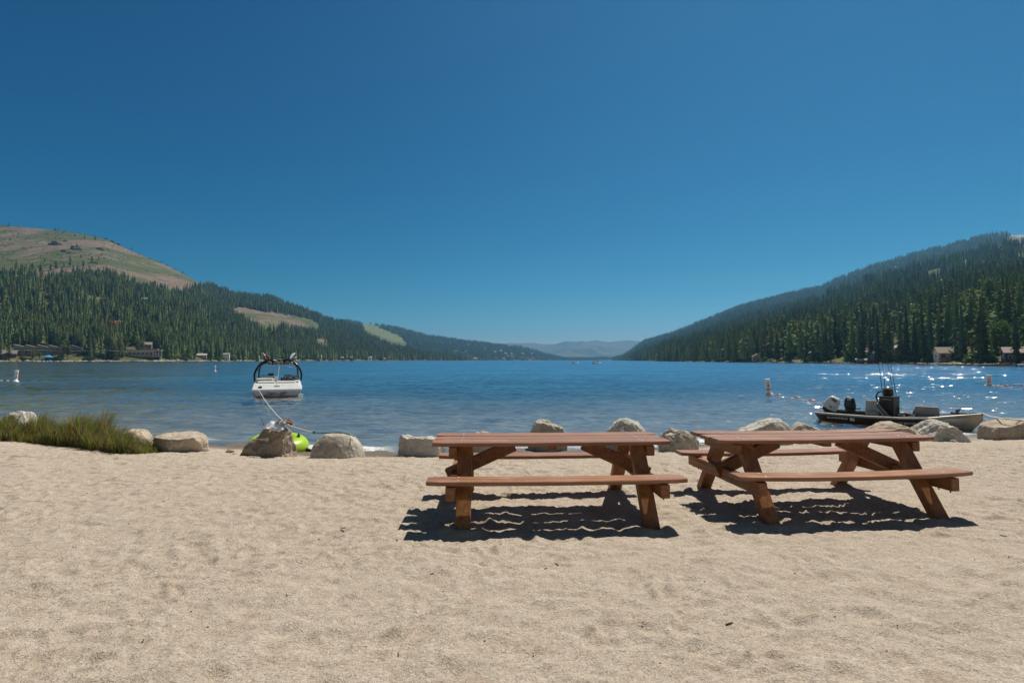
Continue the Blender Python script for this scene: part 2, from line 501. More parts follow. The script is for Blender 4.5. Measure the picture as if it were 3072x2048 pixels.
def vmul(v, w):
    o = t.n("ShaderNodeVectorMath", operation='MULTIPLY'); t.l(v, o.inputs[0])
    if isinstance(w, tuple): o.inputs[1].default_value = w
    else: t.l(w, o.inputs[1])
    return o.outputs[0]
def vadd(a_, b_):
    o = t.n("ShaderNodeVectorMath", operation='ADD'); t.l(a_, o.inputs[0]); t.l(b_, o.inputs[1]); return o.outputs[0]
farw = t.math('POWER', t.math('DIVIDE', d_, 90.0, True), 0.9)
gust = t.ramp(t.noise(t.pos((0.3, 1, 1)), 0.02, 4, 0.6), [(0.35, 0.7), (0.65, 1.1)])
gust2 = t.ramp(t.noise(t.pos((0.25, 1, 1)), 0.22, 3, 0.6), [(0.35, 0.75), (0.65, 1.15)])
s1 = vmul(slopes((1, 1.4, 1), 9.0, 5, 0.72), (0.50, 0.50, 0.0))
s2 = vmul(vmul(slopes((0.45, 1.25, 1), 1.3, 5, 0.6), (1.0, 2.2, 0.0)), t.math('MULTIPLY', farw, gust))
s3 = vmul(slopes((0.16, 0.6, 1), 0.35, 4, 0.6), (0.5, 0.9, 0.0))
def steep(v, k):                                     # wind blown waves: the steep fronts face the beach
    sx, cx = t.n("ShaderNodeSeparateXYZ"), t.n("ShaderNodeCombineXYZ"); t.l(v, sx.inputs[0])
    a_ = t.math('ABSOLUTE', sx.outputs[1])
    t.l(t.math('ADD', sx.outputs[0], t.math('MULTIPLY', a_, -0.62 * k)), cx.inputs[0])
    t.l(t.math('MULTIPLY', a_, -0.85 * k), cx.inputs[1]); return cx.outputs[0]
s4 = vmul(slopes((0.8, 1.3, 1), 3.2, 4, 0.62), (0.5, 1.1, 0.0))
s1 = vadd(s1, steep(vmul(s4, t.math('SUBTRACT', 1.0, farw)), 1.0))
sl = vadd(vadd(vmul(s1, gust2), steep(s2, 1.0)), steep(vmul(s3, farw), 1.0))
nrm = t.n("ShaderNodeVectorMath", operation='NORMALIZE')
t.l(vadd(t.n("ShaderNodeNewGeometry").outputs["Normal"], sl), nrm.inputs[0])
N_ = nrm.outputs[0]
gl = t.n("ShaderNodeBsdfGlossy"); gl.inputs["Roughness"].default_value = 0.09; gl.inputs["Color"].default_value = (1, 1, 1, 1); t.l(N_, gl.inputs["Normal"])
tr = t.n("ShaderNodeBsdfTransparent")
body = t.n("ShaderNodeBsdfDiffuse"); t.l(N_, body.inputs["Normal"])
dpt = t.attr("depth")
bc = t.ramp(t.math('DIVIDE', dpt, 9.0, True), [(0.0, (0.15, 0.17, 0.14)), (0.06, (0.10, 0.165, 0.155)), (0.14, (0.056, 0.135, 0.150)), (0.4, (0.054, 0.150, 0.160)), (1.0, (0.036, 0.130, 0.160))])
t.l(bc, body.inputs["Color"])
t.l(t.ramp(t.math('DIVIDE', dpt, 2.0, True), [(0.0, (0.97, 0.98, 0.96)), (0.3, (0.86, 0.92, 0.88)), (1.0, (0.45, 0.66, 0.64))]), tr.inputs["Color"])
opac = t.ramp(t.math('DIVIDE', dpt, 2.2, True), [(0.0, 0.02), (0.15, 0.11), (0.3, 0.25), (0.5, 0.46), (0.75, 0.76), (1.0, 0.96)])
mx = t.n("ShaderNodeMixShader"); t.l(opac, mx.inputs[0]); t.l(tr.outputs[0], mx.inputs[1]); t.l(body.outputs[0], mx.inputs[2])
fr = t.n("ShaderNodeFresnel"); fr.inputs["IOR"].default_value = 1.33; t.l(N_, fr.inputs["Normal"])
frp = t.math('MULTIPLY', fr.outputs[0], t.math('ADD', 0.42, t.math('MULTIPLY', farw, 0.5)))      # the polarising filter also takes away part of the glare
mx2 = t.n("ShaderNodeMixShader"); t.l(frp, mx2.inputs[0]); t.l(mx.outputs[0], mx2.inputs[1]); t.l(gl.outputs[0], mx2.inputs[2])
foam = t.n("ShaderNodeBsdfDiffuse"); foam.inputs["Color"].default_value = (0.75, 0.76, 0.74, 1)
fm = t.math('MULTIPLY', t.attr("foam"), t.ramp(t.noise(t.pos((1, 1, 1)), 26, 5, 0.75), [(0.40, 0.0), (0.50, 1.0)]))
mx3 = t.n("ShaderNodeMixShader"); t.l(fm, mx3.inputs[0]); t.l(mx2.outputs[0], mx3.inputs[1]); t.l(foam.outputs[0], mx3.inputs[2])
t.l(mx3.outputs[0], t.out.inputs["Surface"])
me = np_mesh("lake_water", np.stack([WX, WY, WZ], -1).reshape(-1, 3), grid_faces(len(wr), len(wa)), m)
me.flip_normals()
add_attr(me, "depth", np.where(WR > 75, 9, np.clip(depth * (1 + 0.45 * fbm2(WX / 7, WY / 2.6, 3, 91)), 0, 9)))
fo = sstep(0.55, 0.1, np.abs(bd - 0.25)) * sstep(-0.15, 0.35, noise2(WX * 0.55, WY * 0.3, 88) + 0.25 * (WX > 9))
add_attr(me, "foam", fo * (WR < 40))
link(tag(bpy.data.objects.new("lake_water", me), "clear blue lake with small wind ripples", "lake", kind="structure"))

# ------------------------------------------------------------------ hills
BARE = [[(-200, 838), (0, 845), (82, 835), (147, 856), (196, 838), (294, 830), (375, 842), (408, 868), (473, 872), (522, 886), (604, 866), (640, 855), (560, 810), (480, 770), (380, 735), (320, 700), (200, 670), (-200, 600)],
        [(690, 925), (720, 921), (816, 938), (904, 952), (968, 974), (958, 984), (863, 976), (782, 970), (720, 944)],
        [(640, 880), (668, 884), (672, 888), (640, 888)], [(250, 888), (320, 893), (318, 898), (250, 894)], [(940, 1012), (985, 1020), (990, 1030), (960, 1026)]]
CLEAR = [[(1084, 969), (1125, 976), (1159, 991), (1203, 1011), (1222, 1031), (1180, 1024), (1120, 1000), (1090, 985)]]
SCAR = [[(2522, 908), (2560, 903), (2590, 925), (2586, 936), (2530, 934)], [(2768, 884), (2862, 833), (2876, 842), (2870, 866), (2830, 868), (2790, 884)], [(3010, 706), (3080, 694), (3080, 712), (3030, 712)], [(2810, 818), (2830, 818), (2826, 838), (2806, 838)]]
m = mat("hill_ground", (0.08, 0.08, 0.04), 0.95, spec=0.1); t = NT(m); p = t.pos()
ps = t.pos((1.0, 0.22, 0.6))
n1, n2, n3 = t.noise(ps, 0.013, 7, 0.66, 0.3), t.noise(ps, 0.075, 6, 0.72), t.noise(p, 0.004, 4, 0.5)
wood = t.ramp(n2, [(0.35, (0.065, 0.075, 0.030)), (0.65, (0.15, 0.145, 0.065))])
soil = t.ramp(n2, [(0.3, (0.135, 0.098, 0.070)), (0.55, (0.205, 0.148, 0.108)), (0.8, (0.29, 0.225, 0.175))])
shrub = t.ramp(n2, [(0.3, (0.058, 0.072, 0.026)), (0.7, (0.115, 0.128, 0.048))])
bare = t.mix(t.ramp(n1, [(0.46, 0.0), (0.54, 1.0)]), soil, shrub)
bare = t.mix(t.ramp(t.noise(ps, 0.16, 4, 0.7), [(0.36, 0.85), (0.44, 0.0)]), bare, (0.055, 0.058, 0.028))
bare = t.mix(t.ramp(t.noise(ps, 0.12, 3, 0.7), [(0.70, 0.0), (0.76, 1.0)]), bare, (0.55, 0.48, 0.42))
rock = t.ramp(t.noise(p, 0.11, 5, 0.7), [(0.4, (0.20, 0.18, 0.16)), (0.7, (0.55, 0.50, 0.45))])
c = t.mix(t.attr("bare"), wood, bare)
c = t.mix(t.attr("clearing"), c, t.ramp(n2, [(0.3, (0.115, 0.135, 0.045)), (0.7, (0.20, 0.205, 0.075))]))
c = t.mix(t.attr("scar"), c, rock)
t.base(c); t.l(t.bump(t.noise(p, 0.09, 6, 0.7), 0.6, 6.0), t.b.inputs["Normal"])
HILL_MAT = m
class Hill:
    """slope from a shore line to a ridge; shore: (photo column, distance), ridge: (photo column, photo row, distance)"""
    def __init__(s, name, label, shore, ridge, prof=1.25, nz=10.0, ncol=420, nrow=150, back=1.5, mat_=None, seed=1, foot=0.0, spur=0.0):
        sa = np.array([ray(u, HOR)[0] for u, _ in shore]); sd = np.array([d for _, d in shore], float)
        ra = np.array([ray(u, v)[0] for u, v, _ in ridge]); rs = np.array([ray(u, v)[1] for u, v, _ in ridge]); rd = np.array([d for *_, d in ridge], float)
        s.az = np.linspace(max(sa[0], ra[0]), min(sa[-1], ra[-1]), ncol)
        s.S = np.interp(s.az, sa, sd); s.Rg = np.interp(s.az, ra, rd); s.sl = np.interp(s.az, ra, rs)
        s.Rg = np.maximum(s.Rg, s.S + 60)
        s.t = np.concatenate([[-0.06], np.linspace(0, 1, nrow - 20), 1 + np.linspace(0.03, back - 1, 19)])
        A, T = np.meshgrid(s.az, s.t, indexing='ij')
        S_, R_, L_ = s.S[:, None], s.Rg[:, None], s.sl[:, None]
        s.Y = S_ + (R_ - S_) * T; s.X = A * s.Y
        zr = EYE + L_ * R_
        tt = np.clip(T, 0, 1)
        Z = WATER + foot * sstep(0, 0.02, tt) + (zr - WATER - foot) * (0.35 * tt + 0.65 * tt ** prof)
        Z = np.where(T > 1, zr * (1 - 0.55 * np.clip(T - 1, 0, 1) ** 0.8), Z)
        Z = Z + spur * sstep(.36, .75, A) * (np.exp(-((tt - .36 - .10 * (A - .6)) / .075) ** 2) - 0.9 * np.exp(-((tt - .56 - .10 * (A - .6)) / .10) ** 2))
        n = fbm2(s.X / 260, s.Y / 260, 5, seed) * nz * np.minimum(tt * 5, 1) * np.clip(1.1 - tt, 0.10, 1)
        s.Z = np.where(T < 0, WATER - 2.5, Z + n)
        V = np.stack([s.X, s.Y, s.Z], -1).reshape(-1, 3)
        me = np_mesh(name, V, grid_faces(ncol, len(s.t)), mat_ or HILL_MAT)
        U, Vv = photo(V[:, 0], V[:, 1], V[:, 2])
        wob = 5 * noise2(U / 16, Vv / 9, 5) + 3 * noise2(U / 6, Vv / 4, 6)
        for nm, polys in (("bare", BARE), ("clearing", CLEAR), ("scar", SCAR)):
            k = np.zeros(len(V), bool)
            for pl in polys: k |= inpoly(U + wob, Vv + wob * 0.7, pl)
            add_attr(me, nm, k.astype(float))
        s.o = link(tag(bpy.data.objects.new(name, me), label, "hill", kind="structure"))
    def z(s, az, t):
        i = np.clip(np.searchsorted(s.az, az) - 1, 0, len(s.az) - 2); j = np.clip(np.searchsorted(s.t, t) - 1, 0, len(s.t) - 2)
        a = np.clip((az - s.az[i]) / (s.az[i + 1] - s.az[i]), 0, 1); b = np.clip((t - s.t[j]) / (s.t[j + 1] - s.t[j]), 0, 1)
        f = lambda G: (G[i, j] * (1 - a) + G[i + 1, j] * a) * (1 - b) + (G[i, j + 1] * (1 - a) + G[i + 1, j + 1] * a) * b
        return f(s.X), f(s.Y), f(s.Z)
    def hit(s, u, v):
        """where the slope meets the line of sight of a photo pixel"""
        az, sl = ray(u, v)
        ts = np.linspace(0.0, 1.0, 600)
        x, y, z = s.z(np.full(600, az), ts)
        k = np.nonzero((z - EYE) / y >= sl)[0]
        k = k[0] if len(k) else 599
        return Vector((x[k], y[k], z[k]))
far_m = mottled("far_mountain", (0.05, 0.07, 0.045), (0.14, 0.12, 0.09), 0.0012, 0.95, obj=False)
Hill("distant_mountains", "pale blue mountain range far beyond the lake", [(1300, 6600), (2100, 6600)],
     [(1300, 1048, 8000), (1440, 1040, 8000), (1490, 1033, 8000), (1532, 1027, 8000), (1560, 1029, 8000), (1595, 1028, 8000), (1630, 1031, 8000), (1665, 1032, 8000), (1690, 1025, 8000), (1698, 1022, 8000), (1730, 1024, 8000), (1742, 1021, 8000), (1758, 1024, 8000), (1788, 1020.5, 8000), (1825, 1026, 8000), (1860, 1023, 8000), (1895, 1020, 8000), (1925, 1025, 8000), (1990, 1030, 8000), (2100, 1045, 8000)],
     1.0, 60, 160, 60, mat_=far_m, seed=9)
HF = Hill("far_hill", "forested far hill with a pale grassy clearing", [(700, 2300), (1000, 2200), (1250, 2300), (1500, 2900), (1690, 3900), (1900, 4300), (2000, 4300)],
     [(700, 950, 3600), (960, 962, 3600), (1040, 965, 3600), (1100, 973, 3600), (1142, 978, 3600), (1200, 988, 3600), (1278, 1009, 3700), (1400, 1026, 3800), (1500, 1037, 4000), (1560, 1044, 4100), (1600, 1052, 4200), (1640, 1065, 4300), (1690, 1077, 4500), (1800, 1079, 4700), (1900, 1079, 4700), (2000, 1079, 4700)],
     0.95, 10, 380, 90, seed=4)
HL = Hill("near_hill", "near left hill, bare tan upper slope over dense pine forest", [(-900, 480), (-300, 520), (0, 570), (250, 600), (480, 650), (700, 800), (950, 1100), (1150, 1450), (1330, 1900), (1400, 2100)],
     [(-900, 690, 1500), (-300, 672, 1500), (0, 677, 1500), (100, 685, 1500), (180, 692, 1500), (260, 706, 1500), (320, 719, 1520), (400, 757, 1550), (490, 793, 1580), (545, 820, 1600), (620, 862, 1650), (700, 890, 1700), (802, 899, 1750), (904, 934, 1850), (980, 962, 1950), (1040, 978, 2000), (1091, 992, 2050), (1210, 1044, 2100), (1250, 1062, 2150), (1330, 1078, 2200), (1400, 1080, 2250)],
     1.05, 12, 460, 170, seed=2, foot=1.4)
HR = Hill("near_hill", "steep right hill covered in dark pine forest", [(1840, 3600), (1860, 2600), (1900, 1500), (2000, 800), (2150, 520), (2300, 380), (2500, 300), (2700, 250), (2900, 195), (3072, 165), (3400, 120), (3900, 60)],
     [(1840, 1080, 4200), (1868, 1072, 4000), (1900, 1050, 3700), (1933, 1026, 3500), (2024, 1002, 3200), (2100, 970, 3000), (2220, 924, 2750), (2272, 910, 2650), (2374, 885, 2500), (2456, 869, 2400), (2510, 844, 2350), (2612, 806, 2250), (2731, 772, 2150), (2884, 733, 2000), (2986, 709, 1900), (3072, 704, 1800), (3400, 680, 1700), (3900, 640, 1500)],
     1.25, 12, 460, 180, seed=3, foot=0.7, spur=26.0)

# ------------------------------------------------------------------ trees: crowns built from many sprays of needles
def leaf_mat(name, dark, light, back=0.25):
    m = bpy.data.materials.new(name); m.use_nodes = True; t = NT(m)
    p = t.pos(obj=True); oi = t.n("ShaderNodeObjectInfo")
    f = t.noise(p, 9.0, 3, 0.7)
    c = t.ramp(f, [(0.3, dark), (0.7, light)])
    hs = t.n("ShaderNodeHueSaturation"); t.l(c, hs.inputs["Color"])
    t.l(t.math('ADD', 0.62, t.math('MULTIPLY', oi.outputs["Random"], 0.8)), hs.inputs["Value"])
    t.l(t.math('ADD', 0.478, t.math('MULTIPLY', oi.outputs["Random"], 0.04)), hs.inputs["Hue"])
    t.l(hs.outputs[0], t.b.inputs["Base Color"]); t.b.inputs["Roughness"].default_value = 0.75; t.b.inputs["Specular IOR Level"].default_value = 0.2
    tl = t.n("ShaderNodeBsdfTranslucent"); t.l(hs.outputs[0], tl.inputs["Color"])
    mx = t.n("ShaderNodeMixShader"); mx.inputs[0].default_value = back
    t.l(t.b.outputs[0], mx.inputs[1]); t.l(tl.outputs[0], mx.inputs[2]); t.l(mx.outputs[0], t.out.inputs["Surface"])
    return m
M_FIR = leaf_mat("fir_needles", (0.075, 0.120, 0.036), (0.180, 0.235, 0.066))
M_PINE = leaf_mat("pine_needles", (0.115, 0.150, 0.036), (0.255, 0.275, 0.070))
M_DARK = leaf_mat("dark_needles", (0.042, 0.075, 0.034), (0.105, 0.150, 0.064))  # needles of the darker green trees and brush
M_DEAD = leaf_mat("dead_needles", (0.13, 0.050, 0.028), (0.22, 0.095, 0.050))
M_LEAF = leaf_mat("broad_leaves", (0.055, 0.105, 0.018), (0.145, 0.215, 0.040), 0.35)
M_LEAF2 = leaf_mat("willow_leaves", (0.045, 0.080, 0.018), (0.105, 0.150, 0.040), 0.35)
M_BARK = mottled("bark", (0.075, 0.050, 0.036), (0.17, 0.12, 0.085), 6.0, 0.9)
M_GREYWOOD = mottled("dead_wood", (0.16, 0.14, 0.125), (0.30, 0.27, 0.245), 6.0, 0.9)

class Quads:
    def __init__(s): s.v, s.mi = [], []
    def kite(s, a, b, w, nrm, mi=0):
        d = b - a; side = d.cross(nrm)
        side = side.normalized() * w if side.length > 1e-6 else Vector((w, 0, 0))
        mid = a + d * 0.45
        s.v += [a, mid + side, b, mid - side]; s.mi.append(mi)
    def mesh(s, name, mats):
        V = np.array([tuple(v) for v in s.v]); F = np.arange(len(V)).reshape(-1, 4)
        return np_mesh(name, V, F, mats, False, s.mi)
def conifer_into(q, r, base=Vector((0, 0, 0)), h=1.0, rad=0.13, z0=0.1, levels=26, per=7, sprays=3, style="fir", mi=0, gap=0.12):
    lean = Vector((r.uniform(-0.02, 0.02), r.uniform(-0.02, 0.02), 0))
    lump = [r.uniform(0.72, 1.15) for _ in range(levels + 1)]
    for k in range(levels):
        f = (k + r.random() * 0.7) / levels
        z = z0 + (1 - z0) * f
        prof = (1 - f) ** 0.8 if style == "fir" else min(1.0, (1 - f) * 1.9) ** 0.7 * (0.55 + 0.45 * min(1, f * 4))
        if r.random() < gap * (1 if style == "fir" else 1.6): continue
        for b in range(per):
            an = r.uniform(0, 6.283)
            L = rad * prof * lump[k] * r.uniform(0.62, 1.12) + 0.008
            droop = (-0.28 if style == "fir" else 0.10) + r.uniform(-0.18, 0.12) + 0.35 * f
            d = Vector((math.cos(an), math.sin(an), droop))
            o = Vector((0, 0, z)) + lean * z
            for j in range(sprays):
                a0 = 0.12 + 0.30 * j; a1 = min(1.0, a0 + r.uniform(0.40, 0.62))
                jit = Vector((r.uniform(-1, 1), r.uniform(-1, 1), r.uniform(-0.7, 0.7))) * L * 0.26
                a = o + d * (L * a0) + jit * 0.4; e = o + d * (L * a1) + jit
                n = Vector((r.uniform(-0.55, 0.55), r.uniform(-0.55, 0.55), 1))
                q.kite(base + a * h, base + e * h, h * L * r.uniform(0.15, 0.27), n, mi)
    for k in range(4):                                   # pointed top
        a = Vector((0, 0, 0.93)) + lean; an = r.uniform(0, 6.28)
        q.kite(base + a * h, base + (Vector((0, 0, 1.0)) + lean + Vector((math.cos(an), math.sin(an), 0)) * 0.004) * h, h * 0.012, Vector((math.sin(an), -math.cos(an), 0.1)), mi)
def tiers_into(q, r, base, h, rad, z0, n, mi):
    k_ = 7
    for i in range(n):
        f0, f1 = i / n, (i + 1.35) / n
        za, zb = z0 + (1 - z0) * f0, min(1.0, z0 + (1 - z0) * f1)
        ra = rad * (1 - f0) ** .85 * r.uniform(.8, 1.1) + .004; rb_ = rad * max(0, 1 - f1) ** .85 * .45
        off = r.uniform(0, 6.28); rr_ = [ra * r.uniform(.62, 1.2) for _ in range(k_)]; dz = [r.uniform(-.018, .012) for _ in range(k_)]
        for k in range(k_):
            a0, a1 = off + 6.283 * k / k_, off + 6.283 * (k + 1) / k_; j = (k + 1) % k_
            P = lambda a, R_, z: base + Vector((math.cos(a) * R_, math.sin(a) * R_, z)) * h
            q.v += [P(a0, rr_[k], za + dz[k]), P(a1, rr_[j], za + dz[j]), P(a1, rb_, zb), P(a0, rb_, zb)]; q.mi.append(mi)
def trunk_mesh(name, m, r0=0.016, top=0.97, seed=0, limbs=9, z0=0.15):
    r = random.Random(seed); mb = MB()
    mb.tube([(0, 0, -0.12), (0, 0, 0.02), (r.uniform(-.004, .004), r.uniform(-.004, .004), 0.4), (0, 0, top)], [r0 * 1.25, r0, r0 * 0.7, r0 * 0.1], 7)
    for k in range(limbs):
        z = r.uniform(z0, 0.8); an = r.uniform(0, 6.28); L = 0.09 * (1.05 - z)
        mb.tube([(0, 0, z), (math.cos(an) * L, math.sin(an) * L, z + r.uniform(-0.01, 0.02))], [r0 * 0.25, r0 * 0.06], 4)
    return mb.mesh(name, m)
CROWNS = []          # (kind, crown mesh, trunk mesh)
def add_conifer(kind, seed, mat_, **kw):
    r = random.Random(seed); q = Quads(); tiers_into(q, r, Vector((0, 0, 0)), 1.0, kw['rad'] * .62, kw['z0'] + .04, 15, 0); conifer_into(q, r, **kw)
    CROWNS.append((kind, q.mesh("crown", mat_), trunk_mesh("trunk", M_BARK, 0.014 if kind == "fir" else 0.017, 0.97, seed, z0=kw.get("z0", .1))))
for i in range(4): add_conifer("fir", 100 + i, [M_DARK, M_FIR, M_DARK, M_FIR][i], rad=[0.105, 0.13, 0.12, 0.145][i], z0=[0.05, 0.08, 0.03, 0.1][i], levels=34, per=9, sprays=3, style="fir")
for i in range(4): add_conifer("pine", 200 + i, [M_PINE, M_FIR, M_PINE, M_FIR][i], rad=[0.15, 0.13, 0.17, 0.14][i], z0=[0.14, 0.22, 0.10, 0.3][i], levels=26, per=9, sprays=3, style="pine")
# patches of seven trees for the massed forest
def patch_mesh(seed, mats):
    r = random.Random(seed); q = Quads()
    for k in range(7):
        an, d = k * 6.283 / 6 + r.uniform(-.4, .4), (0 if k == 6 else r.uniform(4.5, 9.5))
        h = r.uniform(10, 18) if r.random() < .6 else r.uniform(18, 26); st = "fir" if r.random() < 0.6 else "pine"
        bs, rd, mi = Vector((math.cos(an) * d, math.sin(an) * d, -2.0)), r.uniform(0.135, 0.20), r.choice((0, 1, 1, 2, 2))
        tiers_into(q, r, bs, h + 2, rd * .82, 0.12, 11, mi)
        conifer_into(q, r, bs, h + 2, rd, 0.10, 11, 5, 2, st, mi, 0.08)
    return q.mesh("forest_patch", mats)
PATCH = bpy.data.collections.new("forest_patches")        # prototypes only: never linked into the scene
for i in range(6):
    PATCH.objects.link(bpy.data.objects.new("forest_patch", patch_mesh(300 + i, [M_DARK, M_FIR, M_PINE])))

PLOTS = {HL: [(8, 262, 44), (376, 486, 48), (590, 622, 26), (665, 695, 18), (900, 928, 22)], HR: [(2815, 2885, 34), (2560, 2605, 26), (2425, 2440, 18), (2660, 2700, 26), (3030, 3080, 22)]}      # house plots
def masked(U, V):
    wob = 4 * noise2(U / 14, V / 8, 5)
    k = np.zeros(len(U), bool); thin = np.zeros(len(U), bool)
    for pl in BARE[:1]: thin |= inpoly(U + wob, V + wob * 0.6, pl)
    for pl in BARE[1:] + CLEAR + SCAR:
        for dv in (0, 7, 14, 20): k |= inpoly(U + wob, V + wob * 0.5 - dv, pl)
    for pl in ([(308, 964), (370, 964), (372, 1006), (306, 1006)], [(424, 896), (450, 896), (452, 930), (422, 930)]): k |= inpoly(U, V, pl)
    return k, thin
def scatter(hill, n, t0, t1, seed, az0=-1.06, az1=1.06, front=0.0):
    rs = np.random.RandomState(seed)
    a0, a1 = max(az0, hill.az[0]), min(az1, hill.az[-1])
    A = rs.uniform(a0, a1, n * 8); T = rs.uniform(t0, t1, n * 8)
    x, y, z = hill.z(A, T)
    S_ = np.interp(A, hill.az, hill.S); R_ = np.interp(A, hill.az, hill.Rg)
    w = y * (R_ - S_); w = w / w.max()
    k = (rs.rand(len(A)) < w) & ((y - S_) > front)
    x, y, z = x[k], y[k], z[k]
    U, V = photo(x, y, z)
    m_, thin = masked(U, V)
    dsh = (y - np.interp(x / y, hill.az, hill.S))
    for (u0, u1, dd) in PLOTS.get(hill, ()): m_ |= (U > u0 - 6) & (U < u1 + 6) & (dsh < dd + 4)
    keep = ~m_ & ~thin
    return x[keep][:n], y[keep][:n], z[keep][:n]
def forest(name, label, pts, seed, smin=0.85, smax=1.15):
    P = np.concatenate(pts, 0); rs = np.random.RandomState(seed)
    me = bpy.data.meshes.new(name); me.vertices.add(len(P)); me.vertices.foreach_set("co", P.astype(np.float32).ravel())
    add_attr(me, "scl", rs.uniform(smin, smax, len(P))); add_attr(me, "rot", rs.uniform(0, 6.283, len(P)))
    a = me.attributes.new("pick", 'INT', 'POINT'); a.data.foreach_set("value", rs.randint(0, 6, len(P)).astype(np.int32))
    o = link(tag(bpy.data.objects.new(name, me), label, "forest", kind="stuff"))
    ng = bpy.data.node_groups.new(name, 'GeometryNodeTree')
    ng.interface.new_socket("Geometry", in_out='INPUT', socket_type='NodeSocketGeometry')
    ng.interface.new_socket("Geometry", in_out='OUTPUT', socket_type='NodeSocketGeometry')
    N = ng.nodes.new; gi, go = N("NodeGroupInput"), N("NodeGroupOutput")
    ci = N("GeometryNodeCollectionInfo"); ci.inputs["Collection"].default_value = PATCH
    ci.inputs["Separate Children"].default_value = True; ci.inputs["Reset Children"].default_value = True
    iop = N("GeometryNodeInstanceOnPoints"); iop.inputs["Pick Instance"].default_value = True
    def na(nm, ty):
        q = N("GeometryNodeInputNamedAttribute"); q.data_type = ty; q.inputs["Name"].default_value = nm; return q.outputs["Attribute"]
    cx = N("ShaderNodeCombineXYZ"); Lk = ng.links.new
    Lk(na("rot", 'FLOAT'), cx.inputs[2]); Lk(gi.outputs[0], iop.inputs["Points"]); Lk(ci.outputs[0], iop.inputs["Instance"])
    Lk(na("pick", 'INT'), iop.inputs["Instance Index"]); Lk(cx.outputs[0], iop.inputs["Rotation"]); Lk(na("scl", 'FLOAT'), iop.inputs["Scale"])
    Lk(iop.outputs[0], go.inputs[0])
    o.modifiers.new("trees", 'NODES').node_group = ng
    return o
pl = [np.stack(scatter(HL, 2700, 0.03, 1.04, 1), -1), np.stack(scatter(HL, 900, 0.0, 0.12, 5, front=14), -1)]
pf = [np.stack(scatter(HF, 4600, 0.0, 1.04, 2), -1)]
pr = [np.stack(scatter(HR, 4000, 0.05, 1.03, 3), -1), np.stack(scatter(HR, 1500, 0.02, 0.30, 6, front=45), -1), np.stack(scatter(HR, 420, 0.0, 0.12, 8, az1=0.50, front=9), -1)]
forest("pine_forest", "dense pine forest massed over the slopes round the lake", pl + pf + pr, 12)

# ------------------------------------------------------------------ single trees: the nearest and largest ones
def tree(kind, pos, h, label, group, wide=1.0, name=None, pick=None, cat="tree", rz=None):
    opts = [c for c in CROWNS if c[0] == kind]
    k, cm, tm = opts[rnd.randrange(len(opts)) if pick is None else pick]
    r_ = empty(name or (kind + "_tree"), (pos[0], pos[1], pos[2] - 0.25), rnd.uniform(0, 6.28) if rz is None else rz, label, cat, group)
    for nm, me in (("crown", cm), ("trunk", tm)):
        o = link(bpy.data.objects.new(nm, me), r_); o.scale = (h * wide, h * wide, h) if nm == "crown" else (h, h, h)
    return r_
def on_hill(hill, u, dshore):
    a = ray(u, HOR)[0]; S_ = np.interp(a, hill.az, hill.S); R_ = np.interp(a, hill.az, hill.Rg)
    x, y, z = hill.z(np.array([a]), np.array([dshore / (R_ - S_)]))
    return Vector((x[0], y[0], z[0]))
BLOCK = []           # (u0, u1, depth from shore): plots kept free of trees
def blocked(u, d, w=5):
    return any(u0 - w < u < u1 + w and d < dd for u0, u1, dd in BLOCK)
BLOCK += [(8, 255, 62), (370, 482, 45), (160, 175, 30), (2820, 2880, 36), (2585, 2602, 20), (2425, 2440, 20), (2690, 2712, 26), (2270, 2282, 16), (3035, 3075, 22), (592, 620, 25), (668, 692, 22), (905, 925, 20), (310, 362, 0)]
BLOCK += [(2960, 3048, 20)]

rs_ = random.Random(21)
# right shore: tall firs and pines in depth
n = 0; tries = 0; spots = []
while n < 150 and tries < 6000:
    tries += 1
    u = 2235 + (3100 - 2235) * rs_.random() ** 0.82; d = 4 + 150 * rs_.random() ** 1.35
    p_ = on_hill(HR, u, d)
    if blocked(u, d) or any((p_ - q).length < 5.2 for q in spots): continue
    if 1.0 < d < 9 and rs_.random() < 0.45: continue
    spots.append(p_); n += 1
    kind = "fir" if rs_.random() < 0.55 else "pine"
    h = rs_.uniform(19, 32) if rs_.random() < 0.75 else rs_.uniform(10, 18)
    if u > 2700: h *= 0.95
    zone = "in the tall woods behind the gabled lake house" if u > 2790 else ("among the cabins on the right shore" if u > 2500 else "on the farther stretch of the right shore")
    size = "tall" if h > 23 else ("middle sized" if h > 16 else "small young")
    tree(kind, p_, h, "%s dark %s %s" % (size, kind, zone), "%s %ss %s" % (size, kind, zone), rs_.uniform(0.85, 1.25))
# left shore: the front rank
n = 0; tries = 0; spots = []
while n < 100 and tries < 6000:
    tries += 1
    u = -20 + 1330 * rs_.random() ** 1.15; d = 6 + 60 * rs_.random() ** 1.2
    p_ = on_hill(HL, u, d)
    if blocked(u, d, 3) or any((p_ - q).length < 5.5 for q in spots): continue
    spots.append(p_); n += 1
    kind = "pine" if rs_.random() < 0.6 else "fir"; h = rs_.uniform(17, 27)
    zone = "rising behind the long left shore buildings" if u < 500 else ("between the cottages left of the tower boat" if u < 770 else "along the shore right of the tower boat")
    size = "tall" if h > 21 else "shorter"
    tree(kind, p_, h, "%s green %s %s" % (size, kind, zone), "%s %ss %s" % (size, kind, zone), rs_.uniform(0.9, 1.25))
for u, d, h in ((98, 9, 13), (118, 7, 12), (203, 6, 25), (27, 10, 15), (330, 9, 14), (425, 18, 24), (412, 30, 22), (80, 12, 12), (190, 9, 22)):
    tree("pine", on_hill(HL, u, d), h, "green pine standing in front of the stepped shore building", "pines in front of the stepped shore building", 1.2)
